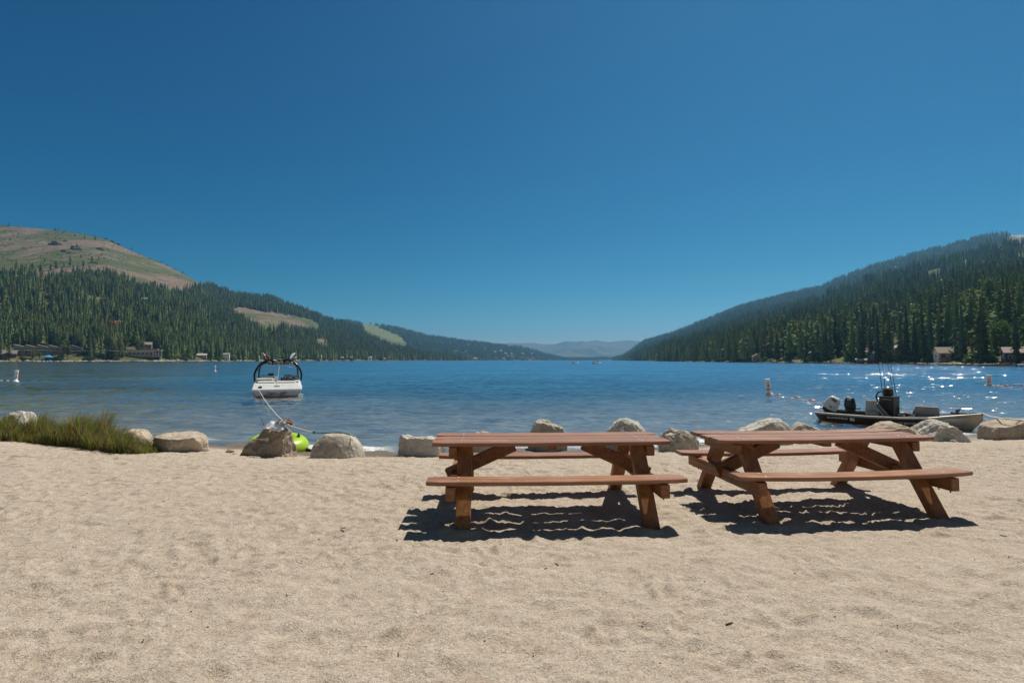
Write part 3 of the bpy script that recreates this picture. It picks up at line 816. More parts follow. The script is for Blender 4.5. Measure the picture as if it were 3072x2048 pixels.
for u, d, h in ((2558, 6, 27), (2578, 5, 25), (2590, 9, 29), (2612, 7, 24), (2633, 5, 28), (2652, 7, 22), (2668, 6, 27), (2702, 5, 25), (2722, 8, 28), (2745, 6, 24), (2768, 9, 29), (2792, 12, 31), (2420, 4, 22), (2404, 7, 25), (2470, 5, 26), (2492, 7, 24), (2258, 5, 20), (2286, 8, 24), (2330, 5, 22), (3050, 3, 20), (2874, 17, 27), (2888, 12, 25)):
    tree("fir", on_hill(HR, u, d), h, "slim dark fir standing right at the right shore's edge among the cabins", "slim firs at the right shore's edge", 0.85)
CROWNS.append(("dead", None, None))
q = Quads(); conifer_into(q, random.Random(5), rad=0.16, z0=0.1, levels=20, per=6, sprays=3, style="pine"); CROWNS[-1] = ("dead", q.mesh("crown", M_DEAD), trunk_mesh("trunk", M_BARK, 0.015, 0.97, 5))
pd = HL.hit(380, 992); pd.y -= 30; tree("dead", pd + Vector((0, 0, 3)), 19, "rust brown dead pine standing in the green left forest", None, 1.0, "dead_pine")
# lone trees scattered over the bare upper slope and its skyline
for u, v, h, w in ((48, 812, 22, .8), (66, 815, 17, 1.2), (97, 822, 24, 1.0), (120, 825, 22, 1.2), (134, 785, 8, 2.0), (152, 812, 18, 1.0), (168, 808, 20, 1.1), (192, 804, 13, 1.0), (210, 800, 24, .8), (230, 742, 10, 1.8), (250, 800, 14, 1.2), (276, 790, 16, 1.4), (296, 785, 16, 1.0), (305, 770, 10, 1.4), (243, 775, 10, 1.3), (30, 726, 11, 1.5), (188, 704, 9, 1.4), (225, 709, 8, 1.6), (254, 718, 13, 1.2), (285, 726, 20, 1.1), (26, 680, 12, 1.4), (167, 690, 10, 1.1), (176, 690, 12, 1.1), (394, 752, 15, .9), (408, 758, 7, 1), (415, 760, 7, 1), (486, 790, 9, 1.8), (505, 800, 10, 1.4), (528, 812, 10, 1.2), (548, 822, 11, 1.1)):
    tree("pine", HL.hit(u, v), h, "lone dark pine on the bare tan upper slope of the left hill", "lone pines on the bare slope", w, "lone_pine")
sm = trunk_mesh("trunk", M_GREYWOOD, 0.011, 0.99, 77, 14, 0.3)
for u, v, h in ((104, 685, 20), (115, 686, 19), (60, 683, 14), (155, 689, 11), (79, 684, 9), (428, 768, 12), (460, 780, 12), (175, 780, 15), (533, 813, 12)):
    p_ = HL.hit(u, v); e = empty("dead_snag", p_, 0, "thin bare dead snag standing on the left hilltop slope", "tree", "dead snags on the left hill")
    o = link(bpy.data.objects.new("trunk", sm), e); o.scale = (h, h, h)
# low brush dotted over the bare slope, and dark outcrops
rb_ = random.Random(9); q = Quads()
for k in range(1500):
    u, v = rb_.uniform(-20, 620), rb_.uniform(672, 872)
    if not inpoly(np.array([u]), np.array([v]), BARE[0])[0]: continue
    if noise2(np.array([u / 45.0]), np.array([v / 22.0]), 31)[0] < -0.05 and rb_.random() < .75: continue
    p_ = HL.hit(u, v); s_ = rb_.uniform(.8, 2.6)
    for j in range(7):
        e_ = Vector((rb_.uniform(-1, 1), rb_.uniform(-1, 1), rb_.uniform(-.1, .9))) * s_; c_ = p_ + Vector((rb_.uniform(-1, 1) * s_ * 1.2, rb_.uniform(-1, 1) * s_, rb_.uniform(0, .7) * s_))
        q.kite(c_ - e_ * .5, c_ + e_ * .5, s_ * .45, Vector((rb_.uniform(-1, 1), rb_.uniform(-1, 1), rb_.uniform(0, 1))), rb_.choice((0, 0, 1, 2)))
o = link(bpy.data.objects.new("brush", q.mesh("brush", [M_DARK, M_FIR, M_LEAF2]))); tag(o, "low green brush dotted over the bare left hillside", "brush", kind="stuff")
M_DROCK = mottled("dark_outcrop", (0.05, 0.045, 0.042), (0.15, 0.13, 0.115), 0.12, 0.9)
def outcrop(u, v, w, h, label, k):
    V, F = OUT_V * (1 + .35 * noise3(OUT_V[:, 0] * 1.7, OUT_V[:, 1] * 1.7, OUT_V[:, 2] * 1.7, k) + .18 * noise3(OUT_V[:, 0] * 5, OUT_V[:, 1] * 5, OUT_V[:, 2] * 5, k))[:, None], OUT_F
    o = link(bpy.data.objects.new("rock_outcrop", np_mesh("rock_outcrop", V * [w, w * .7, h], F, M_DROCK, False))); o.location = HL.hit(u, v); tag(o, label, "rock", "dark outcrops on the left hill")
import bmesh as _bm
_b = _bm.new(); _bm.ops.create_icosphere(_b, subdivisions=4, radius=1.0); OUT_V = np.array([v.co[:] for v in _b.verts]); OUT_F = np.array([[v.index for v in f.verts] for f in _b.faces]); _b.free()
for k, (u, v, w, h, lb) in enumerate(((165, 734, 13, 9, "largest dark outcrop on the bare left slope"), (194, 724, 5, 4, "small dark outcrop right of the largest one"), (228, 748, 12, 8, "dark outcrop group in the middle of the bare slope"), (298, 748, 9, 5, "dark outcrop near the right of the bare slope's middle"), (318, 716, 5, 3, "left knob of dark rock on the left hill's skyline"), (336, 724, 6, 4, "middle knob of dark rock on the left hill's skyline"), (352, 731, 7, 4, "right knob of dark rock on the left hill's skyline"), (283, 790, 7, 4, "low dark outcrop among the lone pines"), (208, 760, 5, 3, "small dark outcrop below the middle group"), (190, 755, 6, 4, "low dark outcrop left below the middle group"))):
    outcrop(u, v, w, h, lb, k)

# ------------------------------------------------------------------ broad leaved trees and shore bushes
def leafy_mesh(seed, blobs, n, size, mats):
    r = random.Random(seed); q = Quads()
    for (cx, cy, cz, rx, rz_) in blobs:
        for k in range(n):
            d = Vector((r.gauss(0, 1), r.gauss(0, 1), r.gauss(0, 1))).normalized()
            f = r.uniform(0.55, 1.05) * (0.85 + 0.25 * math.sin(d.x * 5 + cx * 9) * math.sin(d.z * 6 + cy * 7))
            c = Vector((cx + d.x * rx * f, cy + d.y * rx * f, cz + d.z * rz_ * f))
            e = Vector((r.uniform(-1, 1), r.uniform(-1, 1), r.uniform(-1, .6))).normalized() * size
            q.kite(c - e, c + e, size * 0.55, Vector((r.uniform(-1, 1), r.uniform(-1, 1), r.uniform(-.2, 1))), r.randrange(len(mats)))
    return q.mesh("crown", mats)
BUSH = [leafy_mesh(400 + i, [(0, 0, .42, .48, .42), (.25, .1, .3, .36, .3), (-.28, -.08, .34, .34, .32), (0.05, -.2, .6, .3, .3)], 170, 0.075, [M_LEAF, M_LEAF2]) for i in range(3)]
def bush(u, d, h, w, label, hill=HR, i=0, group=None):
    e = empty("shore_bush", on_hill(hill, u, d) - Vector((0, 0, .1)), rnd.uniform(0, 6), label, "bush", group)
    o = link(bpy.data.objects.new("foliage", BUSH[i % 3]), e); o.scale = (w, w, h); return e
bush(2293, 2, 4.5, 5.5, "small olive bush at the water's edge, leftmost bush on the right shore", i=1)
bush(2308, 1, 3, 4.0, "low pale green bush on the right shore before slim firs", i=2, group=None)
bush(2364, 3, 6.5, 6.0, "rounded olive green bush on the right shore at the dark firs")
bush(2424, 3, 6.5, 7.5, "left of the two big round bushes flanking the dark cabin", i=1)
bush(2448, 3, 8.5, 8.0, "right of the two big round bushes flanking the dark cabin", i=2)
bush(2546, 2, 5.0, 5.5, "lower round bush of the stacked pair by the white boats", i=0)
bush(2546, 8, 10.5, 4.8, "upper round bush of the stacked pair by the white boats", i=1)
bush(2563, 1.5, 3.6, 4.5, "yellow green low bush right of the stacked pair", i=2)
bush(2613, 4, 5.0, 3.4, "slim green bush behind the pale roofed boathouse", i=1)
bush(2666, 2, 4.0, 4.0, "olive bush beside the white terraced cabin", i=0)
bush(2782, 2, 4.2, 4.6, "pale olive bush left of the gabled lake house", i=2)
bush(2908, 3, 4.6, 4.4, "bright green bush between gabled house and docks", i=1)
bush(2950, 3, 3.2, 5.0, "broad low bright green bush behind the long brown dock", i=0)
bush(2968, 4, 3.6, 5.4, "bright green bush just left of the big leafy tree", i=2)
bush(2725, 6, 3.4, 3.6, "green bush under firs right of the white terraced cabin", i=1)
bush(175, 2, 8.0, 9.0, "green bush right of the blue canopy", HL, 0)
bush(18, 3, 5, 6, "green bush at the far left lakeshore house", HL, 1)
bush(70, 3, 6, 7, "green bush left of the utility pole on the left shore", HL, 2)
for u, h_, lb in ((258, 8, "yellow green bush right of the stepped shore building"), (275, 8, "dark green bush behind the beached boats"), (350, 8, "green bush before the tall middle shore pines"), (555, 9, "green bush on the left shore below pines"), (655, 10, "green bush beside the white cottage"), (700, 11, "broad bush right of the white cottage"), (770, 9, "green bush behind the tower boat"), (910, 9, "bush at the small tan cottage right of the tower boat"), (1055, 10, "bush at the waterline below the far left cottages")):
    bush(u, 3, h_ * 0.8, h_, lb, HL, int(h_) % 3)
# the big leafy tree at the right edge
lt = empty("leafy_tree", on_hill(HR, 3003, 9), 0.4, "big light green leafy tree with dark hollow under its crown near the right edge", "tree")
lm = leafy_mesh(77, [(-4.5, -1, 4.2, 2.6, 3.0), (-3.6, -1, 8.0, 3.0, 2.8), (-1.8, -.5, 11.0, 3.2, 2.6), (.8, 0, 12.6, 3.2, 2.4), (3.0, .3, 10.0, 2.9, 2.8), (4.4, .3, 6.2, 2.5, 2.6), (0.5, 2, 9.0, 4.5, 3.4), (4.6, -.5, 3.0, 2.2, 2.2)], 420, 0.42, [M_LEAF, M_LEAF2])
link(bpy.data.objects.new("crown", lm), lt)
mb = MB(); mb.tube([(1.8, 0, -.5), (1.6, 0, 3), (1.0, 0, 7), (.4, 0, 12)], [.42, .34, .26, .08], 9)
for a in ((-3.5, -.5, 8.5), (3.4, 0, 9.5), (-1.5, .5, 11), (4.2, 0.2, 6)): mb.tube([(1.4, 0, 3.4), (1.4 + (a[0] - 1.4) * .5, a[1] * .5, 5.6), a], [.2, .13, .04], 6)
mb.build("trunk", mottled("pale_bark", (0.16, 0.135, 0.11), (0.30, 0.26, 0.22), 3, .9), lt)

# ------------------------------------------------------------------ houses round the lake
def paint(name, c, r=0.7, s=6.0, d=0.8): return mottled(name, tuple(x * d for x in c), c, s, r)
W = {"tan": paint("tan_siding", (0.36, 0.26, 0.17)), "brown": paint("brown_siding", (0.13, 0.075, 0.045)), "dark": paint("dark_siding", (0.045, 0.035, 0.032)),
     "white": paint("white_siding", (0.70, 0.68, 0.64)), "grey": paint("grey_siding", (0.20, 0.185, 0.175)), "red": paint("red_siding", (0.20, 0.045, 0.03)),
     "blue": paint("blue_siding", (0.10, 0.19, 0.27)), "cream": paint("cream_siding", (0.55, 0.48, 0.38))}
RF = {"grey": paint("grey_roofing", (0.26, 0.25, 0.23), 0.85, 3), "brown": paint("brown_roofing", (0.36, 0.285, 0.25), 0.85, 3), "pale": paint("pale_roofing", (0.50, 0.46, 0.40), 0.8, 3),
      "red": paint("red_roofing", (0.42, 0.075, 0.06), 0.7, 3), "dark": paint("dark_roofing", (0.07, 0.065, 0.065), 0.85, 3), "green": paint("green_roofing", (0.16, 0.30, 0.24), 0.7, 3), "tan": paint("tan_roofing", (0.34, 0.28, 0.21), 0.85, 3)}
M_GLASS = mat("window_glass", (0.02, 0.03, 0.035), 0.08, spec=0.6)
M_TRIM = paint("white_trim", (0.62, 0.60, 0.56))
M_WOOD_DOCK = mottled("dock_timber", (0.12, 0.075, 0.05), (0.24, 0.16, 0.11), 2.5, 0.85)
def window(par, x, y, z, w, h, face=-1, ax='y'):
    mb = MB()
    if ax == 'y':
        for dx, dz, sx, sz in ((0, h / 2, w + .16, .08), (0, -h / 2, w + .16, .08), (-w / 2 - .04, 0, .08, h - .09), (w / 2 + .04, 0, .08, h - .09), (0, 0, .05, h - .09)): mb.box((x + dx, y + face * .05, z + dz), (sx, .10, sz))
        f = mb.build("window", M_TRIM, par); MB().box((x, y + face * .015, z), (w, .03, h - .1)).build("pane", M_GLASS, f)
    else:
        for dy, dz, sy, sz in ((0, h / 2, w + .16, .08), (0, -h / 2, w + .16, .08), (-w / 2 - .04, 0, .08, h - .09), (w / 2 + .04, 0, .08, h - .09)): mb.box((x + face * .05, y + dy, z + dz), (.10, sy, sz))
        f = mb.build("window", M_TRIM, par); MB().box((x + face * .015, y, z), (.03, w, h - .1)).build("pane", M_GLASS, f)
def house(name, label, pos, w, d, h, roof_h, wall, roof, ridge='x', rz=0.0, storeys=1, nwin=3, chimney=False, deck=False, cat="house", group=None):
    """gabled house; front faces -y (the lake); ridge 'x': eaves to the front, 'y': gable to the front"""
    e = empty(name, pos, rz, label, cat, group)
    mb = MB()
    hw, hd = w / 2, d / 2
    if ridge == 'x': ap = [(-hw, 0, h + roof_h), (hw, 0, h + roof_h)]
    else: ap = [(0, -hd, h + roof_h), (0, hd, h + roof_h)]
    b = [(-hw, -hd, -2), (hw, -hd, -2), (hw, hd, -2), (-hw, hd, -2), (-hw, -hd, h), (hw, -hd, h), (hw, hd, h), (-hw, hd, h)]
    fs = [(0, 1, 5, 4), (1, 2, 6, 5), (2, 3, 7, 6), (3, 0, 4, 7)] + ([(4, 8, 7), (5, 6, 9)] if ridge == 'x' else [(4, 5, 8), (6, 7, 9)])
    mb.add(b + ap, fs); mb.build("wall", W[wall], e)
    ov, th = 0.55, 0.18
    mb = MB()
    L_ = (w if ridge == 'x' else d) / 2 + ov; H_ = (d if ridge == 'x' else w) / 2
    k = roof_h / H_
    for s in (-1, 1):
        o_ = H_ + ov
        pts = [(-L_, 0, h + roof_h + .03), (L_, 0, h + roof_h + .03), (L_, s * o_, h + roof_h - k * o_ + .03), (-L_, s * o_, h + roof_h - k * o_ + .03)]
        pts += [(x, y, z + th) for x, y, z in pts]
        if ridge == 'y': pts = [(-y, x, z) for x, y, z in pts]
        fs = [(0, 1, 2, 3), (7, 6, 5, 4), (0, 4, 5, 1), (1, 5, 6, 2), (2, 6, 7, 3), (3, 7, 4, 0)]
        if s > 0: fs = [tuple(reversed(f)) for f in fs]
        mb.add(pts, fs)
    rf = mb.build("roof", RF[roof], e)
    if chimney: MB().box((w * .22, hd * .3, h + roof_h + .4), (.8, .8, 1.6)).build("chimney", W["brown"], rf)
    for st in range(storeys):
        z = h / storeys * (st + .55)
        for i in range(nwin):
            x = -hw + w * (i + .5) / nwin
            if st == 0 and i == nwin // 2: continue
            window(e, x, -hd, z, w / nwin * .5, h / storeys * .45)
    if ridge == 'y' and roof_h > 1.2: window(e, 0, -hd, h + roof_h * .3, w * .2, roof_h * .35)
    window(e, -hw, 0, h / storeys * .55, d * .22, h / storeys * .42, -1, 'x')
    dr = MB().box((0, -hd - .03, h / storeys * .36), (1.0, .08, h / storeys * .72)).build("door", W["brown"], e)
    if deck:
        mb = MB(); mb.box((0, -hd - 1.6, .5), (w * 1.05, 3.0, .16))
        for i in range(7): mb.box((-w * .5 + w * i / 6, -hd - 3.0, 1.05), (.1, .1, 1.0))
        mb.box((0, -hd - 3.0, 1.6), (w * 1.05, .12, .1))
        for i in range(3): mb.box((-w * .48 + w * .48 * i, -hd - 2.9, -.6), (.2, .2, 2.1))
        mb.build("deck", M_WOOD_DOCK, e)
    return e
def face(p_): return -math.atan2(p_.x, p_.y) * 0.75          # turn a house roughly to the lake
def put(hill, u, d, *a, dz=0.0, **k):
    p_ = on_hill(hill, u, d) + Vector((0, 0, dz)); k.setdefault("rz", face(p_)); return house(a[0], a[1], p_, *a[2:], **k)
gh = put(HR, 2848, 13, "lake_house", "tan gabled lake house with pale brown roof and deck at the right shore", 9.2, 5.8, 3.0, 2.2, "cream", "tan", ridge='x', rz=-0.62 + 0.25, deck=True, chimney=False)
put(HR, 2434, 9, "cabin", "dark cabin with a small steep gable between two round bushes", 8, 6, 3.2, 3.2, "dark", "grey", ridge='y')
put(HR, 2272, 8, "cabin", "small pale cabin at the left end of the right shore woods", 7, 6, 4.2, 1.8, "tan", "pale", ridge='y')
put(HR, 2572, 16, "cabin", "dark brown cabin under firs right of the stacked bushes", 9, 7, 4.2, 2.4, "brown", "brown", ridge='x')
put(HR, 2594, 1.5, "boathouse", "low boathouse with long pale roof at the water's edge", 7.5, 4, 1.7, .7, "brown", "pale", ridge='x', cat="boathouse")
put(HR, 2642, 9, "cabin", "blue grey cabin in deep shade behind the red fence", 9, 6, 3.6, 2.0, "blue", "dark", ridge='x')
put(HR, 2676, 16, "cabin", "white terraced two storey cabin among tall firs", 8, 7, 5.6, 1.6, "white", "pale", ridge='x', storeys=2)
put(HR, 2695, 10, "cabin", "dark brown cabin right of the white terraced cabin", 6, 6, 5.0, 1.8, "brown", "brown", ridge='y', storeys=2)
put(HR, 2755, 26, "cabin", "shaded grey cabin behind thin trunks left of the gabled lake house", 8, 6, 3.6, 2.2, "grey", "pale", ridge='x')
put(HR, 2785, 36, "cabin", "cream gabled cabin up the bank left of the gabled lake house", 6, 6, 3.4, 2.0, "cream", "pale", ridge='y')
put(HR, 3064, 9, "boathouse", "dark brown boathouse at the right edge beside the leafy tree", 9, 6, 3.0, 1.7, "dark", "brown", ridge='x', cat="boathouse")
put(HL, 28, 14, "lake_house", "low red walled house with grey roof at the far left shore", 13, 8, 3.6, 3.6, "red", "grey", ridge='x')
put(HL, 115, 72, "row_house", "long upper row house with tan gables behind the stepped building", 34, 9, 5.0, 2.6, "tan", "brown", ridge='x', storeys=2, nwin=8, dz=1.0)
put(HL, 285, 60, "chalet", "steep roofed chalet in shade among pines, left of centre on the left shore", 16, 10, 6.0, 6.5, "grey", "brown", ridge='y', storeys=2, dz=0.5)
put(HL, 440, 42, "chalet", "orange brown chalet roof above the long grey shore building", 11, 8, 7.5, 3.0, "tan", "tan", ridge='x', storeys=2)
for (u, d, lb, w_, h_, wl, rf_, st) in ((606, 16, "tan cottage with a pale roof in a gap of the left shore pines", 12, 3.4, "tan", "pale", 1), (528, 20, "low dark cottage with a reddish roof on the left shore", 9, 3.2, "dark", "red", 1), (680, 9, "slim white two storey cottage left of the tower boat", 8, 7.5, "white", "grey", 2), (728, 18, "blue roofed cottage half hidden behind the left shore pines", 11, 4.0, "grey", "green", 1), (770, 7, "orange tan cottage just left of the tower boat", 9, 4.4, "tan", "tan", 1), (632, 30, "small dark cottage above the left shore rocks", 9, 4, "dark", "brown", 1), (880, 10, "tan cottage at the waterline right behind the tower boat", 10, 4, "tan", "pale", 1),
    (957, 24, "white gabled cottage a little right of the tower boat", 12, 5, "white", "pale", 2), (1020, 12, "brown cottage with long tan roof on the left shore's far end", 17, 4, "brown", "tan", 1), (1048, 12, "dark cottage low at the water under far left shore pines", 14, 4, "brown", "grey", 1), (1110, 10, "thin white cottage near the waterline far along the left shore", 9, 7, "white", "pale", 2), (1215, 40, "pale roofed cottage on the far bank near the left shore's point", 15, 5, "cream", "pale", 1), (1150, 8, "tan cottage by the rocks far along the left shore", 13, 4, "tan", "tan", 1)):
    put(HL, u, d, "cottage", lb, w_, 8, h_, 2.4, wl, rf_, storeys=st)
p_ = HL.hit(339, 990); p_.y -= 8
house("red_roofed_house", "red roofed house high in the left forest", p_ + Vector((0, 0, 4)), 24, 10, 5, 3.4, "dark", "red", storeys=2, nwin=5, rz=.35)
p_ = HL.hit(437, 915); house("hillside_house", "small green roofed house high on the left wooded slope", p_ + Vector((0, 0, 6)), 11, 8, 5, 2.5, "white", "green", storeys=1, rz=.3)
# houses dotted over the far hill and its shore
for u, v, w_, lb in ((1485, 1060, 16, "white house dot highest on the far hill"), (1503, 1057, 14, "white house right of the highest one on the far hill"), (1568, 1065, 22, "long white house on the far hill's lower slope"), (1517, 1064, 14, "grey white house in the middle of the far hill"), (1595, 1064, 12, "small white house at the far hill's right end"), (1535, 1066, 12, "small pale house between the far hill's white ones")):
    house("hill_house", lb, HF.hit(u, v + 2) + Vector((0, -14, 7)), w_, 10, 8, 4, "white", "pale", storeys=1)
for u, w_, wl, rf_, lb in ((1424, 26, "tan", "pale", "white roofed lodge on the far shore below the hill"), (1509, 20, "white", "pale", "small white boathouse on the far shore"), (1598, 24, "red", "red", "red roofed building on the far shore"), (1560, 16, "brown", "brown", "brown cabin at the far shore's waterline")):
    put(HF, u, 30, "shore_building", lb, w_, 12, 7, 5, wl, rf_)
for u, v, lb in ((1212, 972, "white lift tower building on the far ridge above the clearing"),):
    house("ridge_hut", lb, HF.hit(u - 99, v + 3) + Vector((0, -6, 8)), 12, 10, 12, 5, "white", "pale")
# the long stepped building on the left shore
def stepped(name, label, hill, u, d, n, uw, uh, dp, wall, roof):
    p_ = on_hill(hill, u, d); e = empty(name, p_, face(p_), label, "apartment building")
    for i in range(n):
        x0 = (i - n / 2) * uw; hh = uh - (i % 2) * .25
        MB().box((x0 + uw / 2, (i % 2) * .9, hh / 2 - 1), (uw - .02, dp, hh + 2)).build("wall", W[wall], e)
        mb = MB(); pts = []
        for (x, z) in ((x0 - .5, hh + 3.4), (x0 + uw + .1, hh + .35)):
            for y in (-dp / 2 - .9, dp / 2 + .6): pts.append((x, y + (i % 2) * .9, z))
        pts = [pts[0], pts[2], pts[3], pts[1]]; pts += [(a, b, c + .3) for a, b, c in pts]
        mb.add(pts, [(3, 2, 1, 0), (4, 5, 6, 7), (0, 1, 5, 4), (1, 2, 6, 5), (2, 3, 7, 6), (3, 0, 4, 7)]); mb.build("roof", RF[roof], e)
        mb = MB(); yf = -dp / 2 + (i % 2) * .9
        mb.add([(x0 + .02, yf, hh), (x0 + uw - .02, yf, hh), (x0 + .02, yf, hh + 3.0), (x0 + .02, yf + dp, hh), (x0 + uw - .02, yf + dp, hh), (x0 + .02, yf + dp, hh + 3.0)], [(0, 1, 2), (4, 3, 5), (0, 2, 5, 3)]); mb.build("gable", W[wall], e)
        window(e, x0 + uw * .3, yf, hh * .72, uw * .34, hh * .26); window(e, x0 + uw * .72, yf, hh * .72, uw * .25, hh * .26); window(e, x0 + uw * .5, yf, hh * .25, uw * .6, hh * .28)
        mb = MB(); mb.box((x0 + uw / 2, yf - .8, hh * .5), (uw * .9, 1.6, .2)); mb.box((x0 + uw / 2, yf - 1.55, hh * .5 + .95), (uw * .9, .12, .12))
        for k in range(5): mb.box((x0 + uw * (.07 + .215 * k), yf - 1.55, hh * .5 + .5), (.1, .1, .85))
        mb.build("balcony", W["grey"], e)
stepped("shore_apartments", "long stepped building with mono-pitched brown roofs on the left shore", HL, 148, 24, 6, 10.2, 6.6, 10, "tan", "brown")
# the long flat roofed building further right
p_ = on_hill(HL, 432, 17); e = empty("clubhouse", p_, face(p_) * .8, "long grey shore building with glass end bay and brown roof", "building")
MB().box((-2, 0, 3.2), (40, 9, 8.4)).build("wall", W["tan"], e)
mb = MB(); mb.box((-2, 0, 8.0), (43, 12, .8)); mb.box((6, 0, 8.9), (18, 9, 1.0)); mb.build("roof", RF["brown"], e)
for i in range(7): window(e, -18 + 4.4 * i, -4.5, 3.6, 2.6, 2.4)
bay = MB().box((16, -6, 3.0), (9, 4, 7.2)).build("glass_bay", M_GLASS, e)
mb = MB()
for x in (11.4, 14.4, 17.4, 20.6): mb.box((x, -8.1, 3.2), (.35, .3, 7.2))
for z in (.3, 3.4, 6.6): mb.box((16, -8.05, z), (9.4, .28, .35))
mb.build("bay_frame", M_TRIM, bay)
# blue canopy, pole line
p_ = on_hill(HL, 147, 5); e = empty("blue_canopy", p_, 0.2, "bright blue peaked canopy on the left shore beach", "canopy")
mb = MB(); mb.lathe([(6.6, 3.2), (6.5, 3.5), (3.2, 4.9), (.1, 5.9)], 8); mb.build("roof", paint("blue_canvas", (0.06, 0.33, 0.62)), e)
for k in range(8):
    a = k * math.pi / 4; MB().tube([(5.8 * math.cos(a), 5.8 * math.sin(a), -.5), (5.8 * math.cos(a), 5.8 * math.sin(a), 3.3)], .14, 6).build("post", paint("teal_post", (0.03, 0.16, 0.22)), e)
MB().box((0, 2.5, 1.4), (9.5, 5, 3.2), bev=.1).build("counter", paint("teal_booth", (0.02, 0.14, 0.20)), e)
M_POLE = mottled("pole_timber", (0.16, 0.12, 0.09), (0.26, 0.20, 0.16), 3, .9)
poles = []
for u, lb in ((-60, "utility pole just beyond the left edge"), (94, "utility pole in front of the stepped shore building"), (316, "utility pole right of the blue canopy"), (460, "utility pole before the long grey shore building")):
    p_ = on_hill(HL, u, 4); poles.append(p_)
    e = empty("utility_pole", p_, face(p_), lb, "pole", "utility poles along the left shore")
    MB().tube([(0, 0, -1), (0, 0, 12.6)], [.17, .11], 8).build("post", M_POLE, e)
    MB().box((0, 0, 12.0), (1.9, .12, .14)).build("crossarm", M_POLE, e)
mb = MB()
for a, b in zip(poles[:-1], poles[1:]):
    mb.tube([a.lerp(b, k / 12) + Vector((0, 0, 12.2 - 1.2 * 4 * (k / 12) * (1 - k / 12))) for k in range(13)], .085, 5)
mb.build("power_line", mat("pale_cable", (0.62, 0.62, 0.60), .5), None, "pale overhead cable strung along the left shore", "cable")
# red fence by the blue grey cabin
p_ = on_hill(HR, 2630, 1.5); e = empty("red_fence", p_, face(p_), "dark red plank fence along the right shore", "fence")
MB().box((0, 0, .9), (9, .12, 1.9)).build("panel", paint("fence_red", (0.16, 0.035, 0.03)), e)
for i in range(5): MB().box((-4.4 + 2.2 * i, .12, .9), (.14, .12, 2.3)).build("post", W["brown"], e)
# docks
def dock(u, Y, L_, w_, label, rz=0.0, z=0.45, n=5):
    p_ = at(u, HOR, Y); e = empty("dock", (p_.x, p_.y, WATER), rz, label, "dock")
    mb = MB()
    for i in range(int(L_ / .5)): mb.box((-L_ / 2 + .25 + .5 * i, 0, z), (.46, w_, .10))
    mb.build("deck", M_WOOD_DOCK, e)
    mb = MB(); mb.box((0, -w_ / 2 + .1, z - .2), (L_, .14, .26)); mb.box((0, w_ / 2 - .1, z - .2), (L_, .14, .26)); mb.build("beam", M_WOOD_DOCK, e)
    for i in range(n): MB().tube([(-L_ / 2 + .3 + (L_ - .6) * i / (n - 1), -w_ / 2 + .1, -1.5), (-L_ / 2 + .3 + (L_ - .6) * i / (n - 1), -w_ / 2 + .1, z + .5)], .11, 6).build("post", M_WOOD_DOCK, e)
dock(3002, 160, 10, 3.0, "long brown dock at the right shore below the leafy tree", -.5)
dock(3025, 152, 6, 2.4, "short brown dock overlapping the long one at the right edge", -.5, .75, 4)
dock(2925, 180, 8, 1.6, "low grey brown dock right of the gabled lake house", -.45, .4)
dock(2855, 188, 7, 2.0, "dock in front of the gabled lake house", -.5, .4)
dock(2515, 292, 14, 2.0, "reddish brown dock on the right shore near the white boats", -.4, .5)
dock(60, 562, 30, 3, "long dark pier at the far left shore", .3, 1.0)
dock(395, 620, 26, 3, "pale pier before the long grey shore building", .25, 1.0)
# shore rocks: grey banks along the waterline
# ------------------------------------------------------------------ boulders along the beach
def rock_mat(name, c1, c2, c3, wetline=True):
    m = mat(name, c2, 0.9, spec=0.2); t = NT(m); p = t.pos(obj=True)
    big = t.noise(p, 2.2, 5, 0.6); fin = t.noise(p, 22, 5, 0.7); spk = t.noise(p, 90, 2, 0.6)
    c = t.ramp(big, [(0.3, c1), (0.5, c2), (0.72, c3)])
    c = t.mix(t.ramp(fin, [(0.34, 0.55), (0.52, 0.0)]), c, tuple(x * 0.45 for x in c1))
    c = t.mix(t.ramp(spk, [(0.62, 0.0), (0.75, 0.35)]), c, (0.10, 0.085, 0.07))
    lich = t.noise(p, 5.5, 4, 0.7)
    c = t.mix(t.ramp(lich, [(0.60, 0.0), (0.70, 0.30)]), c, (0.30, 0.235, 0.15))
    t.base(c)
    b1 = t.bump(t.noise(p, 7, 6, 0.65, 0.5), 0.7, 0.05); b2 = t.bump(fin, 0.6, 0.012, b1); t.l(b2, t.b.inputs["Normal"])
    return m
M_GRAN = rock_mat("granite", (0.36, 0.315, 0.25), (0.52, 0.46, 0.375), (0.62, 0.56, 0.475))
M_GRAN2 = rock_mat("warm_granite", (0.34, 0.27, 0.195), (0.50, 0.41, 0.315), (0.60, 0.51, 0.41))
M_GRANP = rock_mat("pale_granite", (0.42, 0.385, 0.325), (0.58, 0.54, 0.475), (0.68, 0.64, 0.575))
M_GRAND = rock_mat("brown_granite", (0.24, 0.19, 0.14), (0.37, 0.30, 0.225), (0.48, 0.405, 0.315))
def ico(n):
    import bmesh
    bm = bmesh.new(); bmesh.ops.create_icosphere(bm, subdivisions=n, radius=1.0)
    V = np.array([v.co[:] for v in bm.verts]); F = np.array([[v.index for v in f.verts] for f in bm.faces]); bm.free(); return V, F
ICO_V, ICO_F = ico(6)
